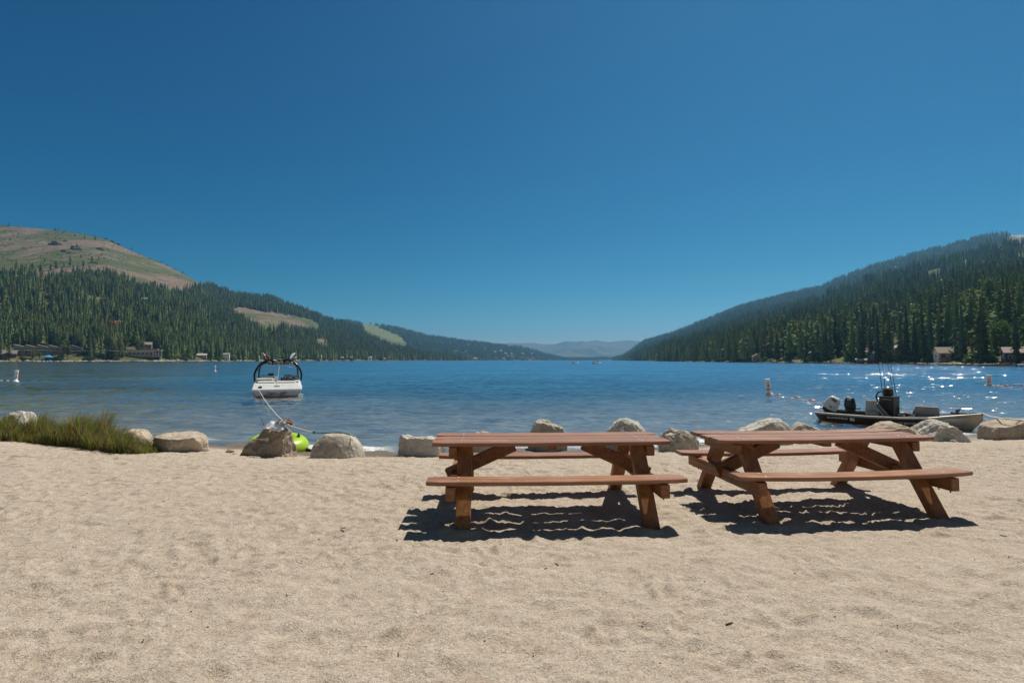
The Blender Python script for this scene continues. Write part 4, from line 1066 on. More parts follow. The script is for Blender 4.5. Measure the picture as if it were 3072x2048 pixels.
def boulder(label, u0, u1, vtop, Y, vbot=None, depth=0.8, sq=2.3, cuts=(), rough=0.05, seed=1, m=None, tilt=0.0, sink=0.3, rz=0.0, name="boulder"):
    """boulder spanning photo columns u0..u1, its top at row vtop, standing at distance Y"""
    c = (u0 + u1) / 2; a, b = at(u0, vtop, Y), at(u1, vtop, Y)
    w = (b - a).length / 2; top = at(c, vtop, Y).z; x = at(c, vtop, Y).x
    gz = ground_z(x, Y); h = max(top - gz, 0.12)
    zc = gz - sink * h; hz_ = top - zc
    V = ICO_V.copy()
    q = (np.abs(V) ** sq).sum(1) ** (1 / sq); V = V / q[:, None]
    for (n, d) in cuts:
        n = np.array(n, float); n /= np.linalg.norm(n); s_ = V @ n - d
        V = V - np.where(s_ > 0, s_ * 0.93, 0)[:, None] * n
    N_ = V / np.linalg.norm(V, axis=1)[:, None]
    f = lambda s, sd: noise3(V[:, 0] * s, V[:, 1] * s, V[:, 2] * s, sd)
    d = rough * (1.5 * f(1.6, seed) + 0.9 * f(3.4, seed + 1) + 0.45 * f(7.5, seed + 2) + 0.16 * f(17, seed + 3)) - rough * 0.7 * np.maximum(0, 1 - np.abs(f(2.3, seed + 5)) * 9)
    V = V + N_ * d[:, None]
    V[:, 0] *= w / max(np.ptp(V[:, 0]) / 2, 1e-6); V[:, 0] -= (V[:, 0].max() + V[:, 0].min()) / 2
    V[:, 1] *= w * depth; V[:, 2] *= hz_ / V[:, 2].max()
    V[:, 2] += tilt * V[:, 0] * np.clip(V[:, 2] / hz_, 0, 1)
    me = np_mesh(name, V, ICO_F, m or M_GRAN)
    o = link(bpy.data.objects.new(name, me)); o.location = (x, Y, zc); o.rotation_euler = (0, 0, rz)
    return tag(o, label, "rock", "boulders along the beach")
boulder("pale rounded boulder at the far left, half behind the tall grass", 6, 130, 1231, 11.6, depth=.8, cuts=[((.8, -.1, .6), .80), ((-.9, 0, .5), .85)], rough=.06, seed=3, m=M_GRANP)
boulder("warm boulder behind the right end of the grass clump", 346, 464, 1286, 9.9, depth=.8, sq=2.4, rough=.05, seed=13, m=M_GRAN2)
boulder("flat topped tan boulder with an undercut right side, right of the grass", 468, 620, 1297, 9.75, depth=.75, sq=3.2, cuts=[((0, -.1, 1), .80), ((.55, -.75, -.45), .62), ((-.5, -.8, -.1), .80)], rough=.045, seed=23, m=M_GRAN2, sink=.12)
boulder("big angular brown boulder carrying clothes", 712, 888, 1276, 9.55, depth=.60, sq=3.0, cuts=[((-.70, -.05, .72), .72), ((.30, -.95, .10), .66), ((.97, -.2, .12), .82), ((-.40, -.9, -.10), .72), ((-.1, -.75, .65), .74)], rough=.065, seed=33, m=M_GRAND, sink=.10)
boulder("smooth pale domed boulder right of the green tube", 932, 1094, 1300, 9.65, depth=.75, sq=2.4, cuts=[((0, 0, 1), .93)], rough=.028, seed=43, m=M_GRAN)
boulder("flat slab boulder with dark pitted left end, left of the first table", 1190, 1338, 1302, 10.1, depth=.5, sq=3.0, cuts=[((.05, 0, 1), .78), ((-.9, -.5, .1), .90), ((0, -1, .1), .80)], rough=.07, seed=53, m=M_GRANP, sink=.1)
boulder("small pale boulder peeping over the first table's top", 1410, 1486, 1290, 10.5, depth=.8, sq=2.2, rough=.04, seed=63, m=M_GRAN2)
boulder("dark creased boulder seen over the middle of the first table", 1582, 1702, 1259, 11.0, depth=.8, sq=2.7, cuts=[((-.65, -.65, .40), .88), ((.55, -.8, .2), .88), ((.1, 0, 1), .84)], rough=.05, seed=73, m=M_GRAN)
boulder("tall pale domed boulder above the first table's right end", 1808, 1952, 1253, 11.0, depth=.8, sq=2.2, cuts=[((-.85, -.5, .2), .78), ((.5, -.85, -.1), .80)], rough=.04, seed=83, m=M_GRANP)
boulder("low knobbly boulder between the two tables", 1980, 2096, 1284, 10.3, depth=.8, sq=2.4, cuts=[((-.7, -.3, .65), .84)], rough=.085, seed=93, m=M_GRAN)
boulder("long pale boulder over the second table's left half", 2204, 2376, 1256, 11.4, depth=.6, sq=3.0, cuts=[((-.25, 0, 1), .78), ((-.9, -.2, .2), .92)], rough=.045, seed=103, m=M_GRANP, tilt=.06)
boulder("low boulder touching the long pale one, reeds at its right", 2356, 2474, 1267, 11.8, depth=.7, sq=2.4, cuts=[((.3, 0, 1), .82)], rough=.05, seed=113, m=M_GRAN)
boulder("rounded tan boulder in front of the fishing boat's middle", 2592, 2768, 1264, 11.5, depth=.65, sq=2.5, cuts=[((.55, 0, .85), .86), ((0, -1, .1), .80)], rough=.05, seed=123, m=M_GRAN2)
boulder("pale cracked boulder in front of the fishing boat's bow", 2734, 2896, 1258, 11.5, depth=.7, sq=2.3, cuts=[((-.75, -.1, .7), .80), ((.85, 0, .55), .80), ((.1, -.95, .25), .74)], rough=.075, seed=133, m=M_GRANP)
boulder("blocky tan boulder at the right edge holding the boat's rope", 2960, 3128, 1255, 11.9, depth=.7, sq=3.8, cuts=[((-.35, 0, 1), .92), ((0, -1, .25), .85)], rough=.04, seed=143, m=M_GRAN2, sink=.1)
# small stones and sand clods near the rocks
for k, (u, v, s_) in enumerate(((742, 1345, .05), (770, 1350, .035), (812, 1358, .03), (703, 1362, .03), (950, 1356, .05), (1010, 1358, .06), (1080, 1352, .045), (640, 1364, .025), (1130, 1357, .03), (690, 1352, .05), (2030, 1322, .05), (2070, 1326, .045), (2860, 1322, .05), (2700, 1330, .04), (1000, 1362, .03))):
    p_ = on_z(u, v, -0.12); V, F = ico(3)
    V = V * (1 + .25 * noise3(V[:, 0] * 2, V[:, 1] * 2, V[:, 2] * 2, k)[:, None]) * np.array([1.5, 1, .75]) * s_
    o = link(bpy.data.objects.new("sand_clod", np_mesh("sand_clod", V, F, M_GRAND))); o.location = (p_.x, p_.y, ground_z(p_.x, p_.y) + s_ * .25)
    tag(o, "small dark clod of sand on the wet margin below the boulders", "stone", "clods at the boulders' feet")

rl_ = random.Random(4); mb = MB()
for k in range(170):
    y = 2.3 + 7 * rl_.random() ** .8; x = rl_.uniform(-1.05, 1.05) * y; z = ground_z(x, y); a = rl_.uniform(0, 3.14); L_ = rl_.choice((.005, .006, .008, .010, .022)) * rl_.uniform(.6, 1.3)
    mb.beam((x - L_ * math.cos(a), y - L_ * math.sin(a), z + .003), (x + L_ * math.cos(a), y + L_ * math.sin(a), z + .005), .006, .006, 0, .001)
mb.build("litter", mottled("bark_litter", (.06, .042, .03), (.18, .12, .08), 9, .9), None, "tiny twigs and bark bits scattered over the sand", "litter", kind="stuff")

# ------------------------------------------------------------------ grass on the bank and reeds in the shallows
def blades(name, label, n, place, hmin, hmax, w, mats, weights, seed, lean=(0.10, 0.0)):
    r = np.random.RandomState(seed); V, F, MI = [], [], []
    for k in range(n):
        x, y, z, hs = place(r)
        h = r.uniform(hmin, hmax) * hs; an = r.uniform(0, 6.283); bend = r.uniform(.1, .55) * h
        dx, dy = math.cos(an) * bend + lean[0] * h, math.sin(an) * bend + lean[1] * h
        px_, py_ = -math.sin(an) * w, math.cos(an) * w
        if abs(px_) < w * .5: px_ = w * .7
        b = len(V)
        for f, ww in ((0, 1), (.35, .9), (.7, .6), (1, .08)):
            cx, cy, cz = x + dx * f ** 2, y + dy * f ** 2, z + h * (f - .12 * f * f * (bend / h))
            V.append((cx - px_ * ww, cy - py_ * ww, cz)); V.append((cx + px_ * ww, cy + py_ * ww, cz))
        mi = r.choice(len(mats), p=weights)
        for j in range(3): F.append((b + 2 * j, b + 2 * j + 1, b + 2 * j + 3, b + 2 * j + 2)); MI.append(mi)
    return link(tag(bpy.data.objects.new(name, np_mesh(name, V, F, mats, True, MI)), label, "grass", kind="stuff"))
G1 = leaf_mat("grass_green", (0.16, 0.24, 0.028), (0.30, 0.40, 0.062), .4); G2 = leaf_mat("grass_olive", (0.17, 0.175, 0.036), (0.30, 0.285, 0.075), .4)
G3 = leaf_mat("grass_rust", (0.19, 0.095, 0.036), (0.32, 0.175, 0.07), .4); G4 = leaf_mat("grass_straw", (0.24, 0.19, 0.11), (0.38, 0.31, 0.19), .3); G5 = leaf_mat("grass_blue", (0.05, 0.085, 0.055), (0.11, 0.15, 0.10), .3)
GU = [-60, 0, 60, 150, 240, 330, 420, 470]
G_BOT = [1318, 1325, 1325, 1325, 1334, 1356, 1360, 1350]       # photo row of the bank's front edge
G_TOP = [1252, 1255, 1268, 1248, 1252, 1262, 1302, 1322]       # photo row of the grass tips
def bank(r):
    u = r.uniform(-60, 468); vb = np.interp(u, GU, G_BOT)
    Yf = on_z(u, vb, 0.0).y; Y = Yf + (11.4 - Yf) * r.rand() ** 1.1 * (0.9 if u < 330 else .55)
    x = ray(u, HOR)[0] * Y; tipz = at(u, np.interp(u, GU, G_TOP), Y).z
    g = ground_z(x, Y); f = (Y - Yf) / max(11.0 - Yf, .3)
    hs = max(0.12, (tipz - g)) * np.clip(.55 + .75 * f, .3, 1.08) * (0.85 + 0.3 * math.sin(u * .045) * math.sin(u * .021 + Y * 3))
    return x, Y, g - .02, hs
blades("beach_grass", "clump of tall green and rust grass on the left of the beach", 15000, bank, .42, 1.38, .0056, [G1, G2, G3, G4, G5], [.32, .22, .17, .19, .10], 5)
def fringe(r):
    u = r.uniform(-60, 475); vb = np.interp(u, GU, G_BOT) + r.uniform(-7, 2)
    p_ = on_z(u, vb, 0.0); return p_.x, p_.y, ground_z(p_.x, p_.y) - .01, 1
blades("dry_grass", "fringe of short straw and green stalks along the bank's sandy foot", 1500, fringe, .03, .17, .0045, [G1, G2, G4], [.45, .25, .3], 6, (.0, -.2))
def reeds(r):
    u = r.uniform(2452, 2640); Y = r.uniform(12.3, 13.9); x = ray(u, HOR)[0] * Y
    return x, Y, min(ground_z(x, Y), WATER) - .02, np.clip(1.25 - (u - 2452) / 300, .4, 1)
blades("reeds", "short brown water grass beside the fishing boat's stern", 900, reeds, .09, .26, .006, [G2, G3, G4], [.45, .2, .35], 8)

# ------------------------------------------------------------------ picnic tables
def wood(name, dark, mid_, light, rough, coat=0.0, axis=0):
    m = mat(name, mid_, rough, spec=0.4, coat=coat); t = NT(m)
    sc = [19, 19, 19]; sc[axis] = .7
    p = t.pos(tuple(sc), True); oi = t.n("ShaderNodeObjectInfo")
    f = t.noise(p, 1.0, 6, 0.65, 0.6); f2 = t.noise(p, 4.0, 4, 0.7)
    c = t.ramp(f, [(0.28, dark), (0.5, mid_), (0.75, light)])
    c = t.mix(t.ramp(f2, [(0.30, 0.6), (0.48, 0.0)]), c, tuple(x * .5 for x in dark))
    wear = t.noise(t.pos((1, 1, 1), True), 3.0, 5, 0.65)
    c = t.mix(t.ramp(wear, [(0.58, 0.0), (0.75, 0.35)]), c, (light[0] * 1.35, light[1] * 1.5, light[2] * 1.7))
    bd = t.noise(t.pos((.35, 8.3, .35) if axis == 0 else (2, 2, 2), True), 1.0, 1, .5); c = t.mix(t.ramp(bd, [(.42, .0), (.62, .38)]), c, tuple(x * .62 for x in mid_))
    t.base(c); t.l(t.bump(f, 0.25, 0.004, t.bump(f2, 0.3, 0.002)), t.b.inputs["Normal"])
    t.l(t.ramp(wear, [(0.3, rough * .8), (0.7, rough * 1.25)]), t.b.inputs["Roughness"])
    return m
M_TOP = wood("stained_planks", (0.165, 0.064, 0.029), (0.335, 0.152, 0.078), (0.50, 0.28, 0.165), 0.42, 0.0)
M_LEG = wood("stained_timber", (0.16, 0.058, 0.018), (0.33, 0.135, 0.044), (0.50, 0.245, 0.092), 0.55, axis=2)
M_BEAM = wood("stained_beam", (0.14, 0.052, 0.019), (0.27, 0.108, 0.038), (0.40, 0.185, 0.075), 0.55, axis=1)
M_BOLT = mat("zinc_bolt", (0.42, 0.41, 0.40), .42, 0.9)
def plank(mb, y0, wd, L_, z, th, seed, bow=0.0):
    """a single board along x with eased edges, clipped corners and a slight bow"""
    r = random.Random(seed); n = 24; secs = []; e = .006
    for i in range(n + 1):
        x = -L_ / 2 + L_ * i / n; fx = abs(2 * i / n - 1)
        zz = z + bow * (fx ** 2 - .4) + r.uniform(-.0006, .0006); hw = wd / 2 - (0.02 if i in (0, n) else 0)
        pr = [(-hw, -th + e), (-hw, -e), (-hw + e, 0), (hw - e, 0), (hw, -e), (hw, -th + e), (hw - e, -th), (-hw + e, -th)]
        secs.append([(x, y0 + a, zz + b) for a, b in pr])
    secs.insert(0, [(p[0] - .012, y0 + (p[1] - y0) * .985, p[2]) for p in secs[0]]); secs.append([(p[0] + .012, y0 + (p[1] - y0) * .985, p[2]) for p in secs[-1]])
    mb.loft(secs, None, True, False, (0, 0))
def picnic_table(pos, yaw, label, dz, seed, bows):
    e = empty("picnic_table", (pos[0], pos[1], dz), yaw, label, "table", "wooden picnic tables")
    HT, HB, LX = .76, .464, .90
    mb = MB(); W_ = .227; g = .026
    for i in (-1, 0, 1): plank(mb, i * (W_ + g), W_, 2.44, HT + [.002, 0, .001][i + 1], .040, seed + i, bows[i + 1])
    top = mb.build("tabletop", M_TOP, e)
    bolts = MB()
    for sx in (-1, 1):
        for i in (-1, 0, 1):
            for yy in (-.06, .06): bolts.lathe([(.0095, 0), (.0095, .002), (.006, .004), (.0, .005)], 10, None, Matrix.Translation((sx * (LX + .04), i * (W_ + g) + yy, HT + .002 + bows[i + 1] * .12)))
    bolts.build("bolt_heads", M_BOLT, top)
    for s in (-1, 1):
        mb = MB(); plank(mb, s * .663, .235, 2.464, HB, .040, seed + 5 + s, bows[3]); b = mb.build("bench_seat", M_TOP, e)
        bl = MB()
        for sx in (-1, 1):
            for yy in (-.06, .06): bl.lathe([(.0095, 0), (.0095, .002), (.006, .004), (.0, .005)], 10, None, Matrix.Translation((sx * (LX + .05), s * .663 + yy, HB + .001 + bows[3] * .15)))
        bl.build("bolt_heads", M_BOLT, b)
    for sx in (-1, 1):
        for s in (-1, 1):
            MB().beam((sx * LX, s * .76, -.06), (sx * LX, s * .23, HT - .041), .092, .145, bev=.007, up=(1, 0, 0)).build("leg", M_LEG, e)
        xo = sx * (LX + .118)
        MB().beam((xo, -.345, HT - .042 - .055), (xo, .345, HT - .042 - .055), .088, .105, bev=.006).build("top_beam", M_BEAM, e)
        sb = MB().beam((xo, -.79, HB - .042 - .068), (xo, .79, HB - .042 - .068), .088, .13, bev=.006).build("seat_beam", M_BEAM, e)
        mb = MB()
        for s in (-1, 1):
            for yy in (.60, .73): mb.tube([(xo, s * yy, HB - .20), (xo, s * yy, HB - .16)], .007, 6)
        mb.build("bolt_ends", mat("rusty_bolt", (.09, .06, .045), .6, .8), sb)
        MB().beam((sx * (LX + .20), 0, HB - .10), (sx * .38, 0, HT - .075), .088, .135, bev=.006).build("brace", M_BEAM, e)
    MB().beam((0, -.33, HT - .042 - .022), (0, .33, HT - .042 - .022), .088, .042, bev=.004).build("cleat", M_BEAM, e)
    return e
picnic_table((.401, 5.709), .05, "red brown picnic table with straight bench, left one of the two", 0.0, 10, (.004, .002, .006, .010))
picnic_table((3.368, 5.952), .095, "red brown picnic table set at a slight angle, right one of the two", -.005, 40, (.010, .006, .014, .022))
# ------------------------------------------------------------------ wakeboard boat moored off the beach
M_GEL = mottled("white_gelcoat", (0.68, 0.68, 0.67), (0.78, 0.78, 0.77), 2.0, 0.25, spec=0.5)
M_GELG = mottled("grey_gelcoat", (0.36, 0.36, 0.40), (0.46, 0.46, 0.50), 3.0, 0.25, spec=0.5)
M_RUST = mottled("rust_stripe", (0.34, 0.11, 0.055), (0.45, 0.19, 0.11), 5.0, 0.5)
M_BLACK = mat("black_paint", (0.012, 0.012, 0.014), 0.28, spec=0.5)
M_VINYL = mottled("pale_vinyl", (0.52, 0.51, 0.47), (0.64, 0.63, 0.59), 3.0, 0.45)
M_VINYLG = mottled("grey_vinyl", (0.26, 0.26, 0.26), (0.36, 0.36, 0.36), 3.0, 0.5)
M_CHROME = mat("chrome", (0.75, 0.76, 0.78), 0.15, 1.0)
M_SCREEN = bpy.data.materials.new("wind_screen"); M_SCREEN.use_nodes = True
t = NT(M_SCREEN); t.b.inputs["Base Color"].default_value = (.6, .72, .74, 1); t.b.inputs["Roughness"].default_value = .1
tr = t.n("ShaderNodeBsdfTransparent"); tr.inputs["Color"].default_value = (.72, .83, .84, 1); mx = t.n("ShaderNodeMixShader"); mx.inputs[0].default_value = .30
t.l(tr.outputs[0], mx.inputs[1]); t.l(t.b.outputs[0], mx.inputs[2]); t.l(mx.outputs[0], t.out.inputs["Surface"])
bp = on_z(830, 1191, WATER); WB_YAW = 0.40
wb = empty("wakeboard_boat", (bp.x, bp.y, WATER), WB_YAW, "white motorboat with black tower, seen from its stern, moored off the beach", "boat")
mb = MB(); secs = []
def hullsec(y, bb, br, bd, zk, zc, zr, zd):
    half = [(0, zk), (bb * .55, (zk + zc) / 2), (bb, zc), (bb + (br - bb) * .35, zc + .09), (br - .02, zr - .05), (br, zr - .03), (br, zr + .02), (br - .03, zr + .05), (bd, zd), (bd - .10, zd + .012)]
    return [(-x, y, z) for x, z in reversed(half)] + [(x, y, z) for x, z in half[1:]]
for (y, bb, br, bd, zk, zc, zr, zd) in ((0, .92, 1.14, 1.10, -.32, -.05, .36, .435), (.30, .94, 1.16, 1.06, -.33, -.05, .36, .665), (1.0, .96, 1.20, 1.10, -.34, -.06, .37, .68), (2.6, .97, 1.23, 1.13, -.34, -.04, .41, .73), (4.2, .84, 1.15, 1.06, -.30, .02, .47, .79), (5.4, .52, .88, .80, -.2, .14, .53, .83), (6.1, .22, .50, .44, -.02, .28, .58, .86), (6.5, .03, .13, .11, .25, .45, .62, .88)):
    secs.append(hullsec(y, bb, br, bd, zk, zc, zr, zd))
n_ = len(secs[0])
mb.loft(secs, None, False, True)
hull = mb.build("hull", M_GEL, wb)
mb = MB()                                           # transom: white band over a rail, grey face, rust stripe at the water
def band(z0, z1, w0, w1, y0, y1, mi): mb.add([(-w0, y0, z0), (w0, y0, z0), (w1, y1, z1), (-w1, y1, z1)], [(0, 1, 2, 3)], mi)
band(-.32, -.02, .5, .925, 0, 0, 2); band(-.02, .065, .925, .965, 0, -.01, 2); band(.065, .31, .965, 1.10, -.01, -.02, 1); band(.31, .345, 1.10, 1.135, -.02, -.06, 0); band(.345, .40, 1.135, 1.14, -.06, -.06, 0)
band(.40, .43, 1.14, 1.12, -.06, -.02, 0); band(.43, .66, 1.12, 1.06, -.02, .27, 0); band(.66, .69, 1.06, 1.0, .27, .42, 0)
# lettering and swoosh on the grey face
text_into(mb, "ZZ", .20, frame_M((.24, -.035, .15), (1, 0, 0), (0, 0, 1)), 3, .004, .4)
for a, b, w_ in (((-.62, .10), (.05, .14), .010), ((-.55, .16), (.55, .175), .007), ((-.28, .06), (-.20, .24), .012), ((-.40, .235), (-.05, .215), .012), ((.10, .06), (.62, .07), .008), ((-.75, .08), (-.30, .09), .01)):
    mb.beam((a[0], -.032, a[1]), (b[0], -.032, b[1]), .01, w_ * 2, 3, 0, (0, 1, 0))
tm = mb.build("transom", [M_GEL, M_GELG, M_RUST, M_BLACK], wb)
mb = MB()
for x in (-.78, -.40, .38, .79): mb.lathe([(.03, 0), (.03, .02), (.0, .035)], 10, None, frame_M((x, -.03, .27), (1, 0, 0), (0, 0, 1)))
mb.build("lights", M_CHROME, tm)
MB().box((-.76, .07, .52), (.16, .04, .10), (-.9, 0, 0), 0, .01).build("vent", M_BLACK, tm)
MB().box((.0, .12, .555), (.26, .03, .025), None, 0, .006).build("handle", M_BLACK, tm)
mb = MB(); mb.box((0, 3.2, .28), (1.9, 5.0, .05)); mb.build("cockpit_floor", M_VINYLG, wb)
mb = MB(); mb.box((0, .75, .60), (1.86, .60, .24), (.06, 0, 0), 0, .06); mb.box((-.52, .74, .735), (.82, .56, .08), (.06, 0, 0), 0, .03); mb.box((.40, .74, .735), (.92, .56, .08), (.06, 0, 0), 0, .03); mb.build("sun_pad", M_VINYL, wb)
mb = MB(); mb.box((-.62, 1.35, .72), (.85, .30, .40), (-.15, 0, 0), 0, .06); mb.box((-.93, 2.1, .66), (.30, 1.5, .40), None, 0, .06); mb.box((.95, 2.0, .60), (.28, 1.4, .34), None, 0, .05); mb.build("seat", M_VINYL, wb)
mb = MB(); mb.box((.60, 2.75, .60), (.95, .55, .62), None, 0, .05); mb.box((-.62, 2.85, .56), (.95, .5, .60), None, 1, .05); mb.build("console", [M_BLACK, M_GEL], wb)
hs = MB(); hs.tube([(.60 + .19 * math.cos(a * .524), 2.36 - .06 * math.sin(a * .524), .86 + .17 * math.sin(a * .524)) for a in range(13)], .018, 8); hs.tube([(.60, 2.36, .86), (.60, 2.5, .82)], .03, 8); hs.tube([(.42, 2.36, .86), (.78, 2.36, .86)], .012, 6); hs.build("steering_wheel", M_BLACK, wb)
mb = MB()
for k in range(9): mb.box((.28 + .09 * k, 2.44 - .02 * (k % 3), .80 + .045 * ((k * 5) % 3)), (.055, .03, .045), None, 0, .01)
mb.build("gauges", M_VINYL, wb)
for (x0, x1, zt, lab) in ((-1.0, -.22, 1.02, 0), (.28, .98, 1.03, 0)):
    f = MB(); y0, y1 = 3.05, 3.30
    c = [(x0, y0, .80), (x1, y0, .80), (x1 - (.03 if x1 < 0 else .0), y1 - .2, zt), (x0 + (.14 if x0 < 0 else 0.02), y1 - .2, zt)]
    for a, b in zip(c, c[1:] + c[:1]): f.tube([a, b], .018, 6)
    fo = f.build("windshield_frame", M_BLACK, wb)
    g = MB(); g.add(c, [(0, 1, 2, 3)]); g.add([(p[0], p[1] + .008, p[2]) for p in c], [(3, 2, 1, 0)]); g.build("pane", M_SCREEN, fo)
MB().box((-.38, 3.02, 1.07), (.30, .04, .15), None, 0, .02).build("mirror", M_BLACK, wb)
mb = MB()
L1 = [(1.17, 2.7, .72), (1.20, 2.75, 1.05), (1.13, 2.85, 1.32), (1.0, 2.95, 1.56), (.86, 3.02, 1.72), (.70, 3.06, 1.80), (.45, 3.08, 1.83), (0, 3.09, 1.84)]
L2 = [(1.04, 3.6, .78), (1.0, 3.5, 1.1), (.98, 3.35, 1.38), (.90, 3.22, 1.58), (.74, 3.14, 1.70), (.5, 3.12, 1.73), (0, 3.12, 1.73)]
for s in (-1, 1):
    for Lx, r_ in ((L1, .052), (L2, .045)): mb.tube([(s * x, y, z) for x, y, z in Lx], r_, 10)
    mb.tube([(s * 1.12, 2.87, 1.33), (s * 1.0, 3.4, 1.3)], .03, 8)
    mb.box((s * .55, 3.08, 1.90), (.5, .10, .05), (0, 0, 0), 0, .01)
tw = mb.build("tower", M_BLACK, wb)
for x in (-.47, -.115, .115, .47):
    MI = Matrix.Translation((x, 2.98, 1.70)) @ Matrix.Rotation(math.pi / 2, 4, 'X')
    s_ = MB(); s_.lathe([(.0, -.12), (.08, -.12), (.11, -.03), (.115, .05), (.115, .075), (.09, .078)], 20, [0, 0, 1, 1, 1], MI); s_.lathe([(.09, .06), (.05, .055), (.03, .07), (.0, .075)], 20, [2, 2, 1], MI); s_.build("speaker", [M_GEL, M_VINYL, M_BLACK], tw)
for x in (-.29, .29): MB().box((x, 3.0, 1.70), (.17, .12, .16), None, 0, .02).build("light_box", M_BLACK, tw)
mb = MB(); mb.tube([(0.05, 3.0, 1.62), (0.02, 2.2, 1.2), (.0, 1.2, .80), (.0, .2, .70)], .006, 5); mb.tube([(.10, 3.0, 1.76), (.45, 2.9, 1.50), (.95, 2.9, 1.42)], .012, 6); mb.build("tow_line", mat("white_line", (.7, .7, .68), .6), wb)
# boards racked on the tower: things of their own
MW = Matrix.Translation((bp.x, bp.y, WATER)) @ Matrix.Rotation(WB_YAW, 4, 'Z')
def board(label, loc, rot, m1, m2):
    mb = MB(); secs = []
    for i in range(15):
        f = i / 14 * 2 - 1; hw = .21 * (1 - abs(f) ** 3.2) ** .5 if abs(f) < 1 else .01
        z = .10 * abs(f) ** 2.2; y = f * .68
        secs.append([(-hw - .001, y, z), (-hw * .7, y, z + .018), (hw * .7, y, z + .018), (hw + .001, y, z), (hw * .7, y, z - .012), (-hw * .7, y, z - .012)])
    mb.loft(secs, [0, 0, 0, 1, 1, 1], True, True, (0, 0))
    for y in (-.26, .26): mb.box((0, y, .05), (.22, .13, .09), None, 2, .03)
    o = mb.build("wakeboard", [m1, m2, M_BLACK], None, label, "wakeboard", "boards racked on the boat tower")
    o.matrix_world = MW @ Matrix.Translation(loc) @ Euler(rot).to_matrix().to_4x4(); return o
M_MAROON = mat("maroon_board", (.16, .012, .02), .25); M_BLUEB = mat("blue_board", (.02, .05, .22), .25); M_WB = mat("white_board", (.72, .73, .74), .3)
board("maroon wakeboard leaning on the left side of the boat's tower", (-.62, 3.05, 2.05), (R(8), R(62), R(10)), M_MAROON, M_MAROON)
board("white edged wakeboard behind the maroon one on the tower's left", (-.80, 3.22, 2.08), (R(4), R(70), R(6)), M_WB, M_MAROON)
board("blue wakeboard slanting on the tower's right", (.66, 3.05, 2.08), (R(5), R(-52), R(-8)), M_BLUEB, M_BLUEB)
board("white wakeboard behind the blue one on the tower's right", (.74, 3.16, 2.10), (R(3), R(-56), R(-6)), M_WB, M_WB)
mb = MB(); mb.tube([(-.02, 3.1, 1.86), (.06, 3.1, 1.92), (.16, 3.1, 1.88)], .03, 8); o = mb.build("ski_handle", mat("tan_grip", (.5, .38, .22), .6), None, "small tan tow handle lying on the boat tower's top bar", "tow handle"); o.matrix_world = MW
# mooring rope from the stern to the shore, green tube, cord
M_ROPE = mottled("white_rope", (0.55, 0.53, 0.48), (0.72, 0.70, 0.66), 40, .85)
def rope(name, pts, r_, m_, label, n=14, cat="rope"):
    P = [Vector(p) for p in pts]; out = []
    for i in range(len(P) - 1):
        p0, p1, p2, p3 = P[max(i - 1, 0)], P[i], P[i + 1], P[min(i + 2, len(P) - 1)]
        for k in range(n):
            s = k / n
            out.append(0.5 * ((2 * p1) + (p2 - p0) * s + (2 * p0 - 5 * p1 + 4 * p2 - p3) * s * s + (3 * p1 - p0 - 3 * p2 + p3) * s ** 3))
    out.append(P[-1]); return MB().tube(out, r_, 7).build(name, m_, None, label, cat)
st_ = MW @ Vector((-.98, .06, .66))
rope("mooring_rope", [st_, at(792, 1196, 22.0), at(818, 1230, 16.5), at(843, 1257, 12.2), at(872, 1277, 10.6), at(905, 1288, 10.4), at(932, 1295, 10.4), at(941, 1296, 10.4)], .0125, M_ROPE, "white rope running from the white motorboat's stern down to the green tube")
rope("tie_cord", [at(942, 1297, 10.4), at(985, 1298, 10.2), at(1020, 1297, 9.75), at(1045, 1302, 9.6), at(1063, 1308, 9.5)], .010, mat("green_cord", (.02, .13, .11), .7), "green cord from the rope's end across the domed boulder")
MB().box(tuple(at(942, 1296, 10.4)), (.05, .05, .05), (0, .3, .4), 0, .012).build("snap_hook", mat("dark_hook", (.03, .05, .06), .4), None, "small dark hook joining white rope and green cord", "hook")
M_LIME = mat("lime_vinyl", (0.36, 0.56, 0.012), .35); M_TUBEB = mat("tube_black", (0.035, 0.035, 0.035), .5); M_LIMES = mat("pale_lime", (0.55, 0.62, 0.28), .4)
tp = at(836, 1318, 10.75); tb = empty("towable_tube", (tp.x, tp.y, -.15), .15, "lime green inflatable tube with black base behind the angular boulder", "tube")
tb.rotation_euler = (R(8), R(4), .15)
def torus_part(nm, a0, a1, m_, n=48, k=10, pleat=.010, Rr=.385, r_=.20):
    mb = MB(); secs = []
    for i in range(n + 1):
        th = 2 * math.pi * i / n; pl = 1 + pleat * math.sin(th * 26)
        secs.append([((Rr + r_ * pl * math.cos(a0 + (a1 - a0) * j / k)) * math.cos(th), (Rr + r_ * pl * math.cos(a0 + (a1 - a0) * j / k)) * math.sin(th) * .9, r_ * .92 * pl * math.sin(a0 + (a1 - a0) * j / k)) for j in range(k + 1)])
    mb.loft(secs, None, False, True); return mb.build(nm, m_, tb)
torus_part("cover", -.35, math.pi * .98, M_LIME); torus_part("base", math.pi * .98, 2 * math.pi - .35, M_TUBEB, pleat=0)
mb = MB()
for an in (.3, 2.6, 4.2):
    mb.tube([((.385) * math.cos(an - .2), .35 * math.sin(an - .2), .19), (.385 * math.cos(an), .35 * math.sin(an), .245), (.385 * math.cos(an + .2), .35 * math.sin(an + .2), .19)], .02, 7)
mb.build("handle", M_TUBEB, tb)
MB().tube([(.58, -.12, -.02), (.70, -.15, -.04), (.78, -.14, -.03)], [.04, .03, .02], 8).build("tow_point", M_TUBEB, tb)
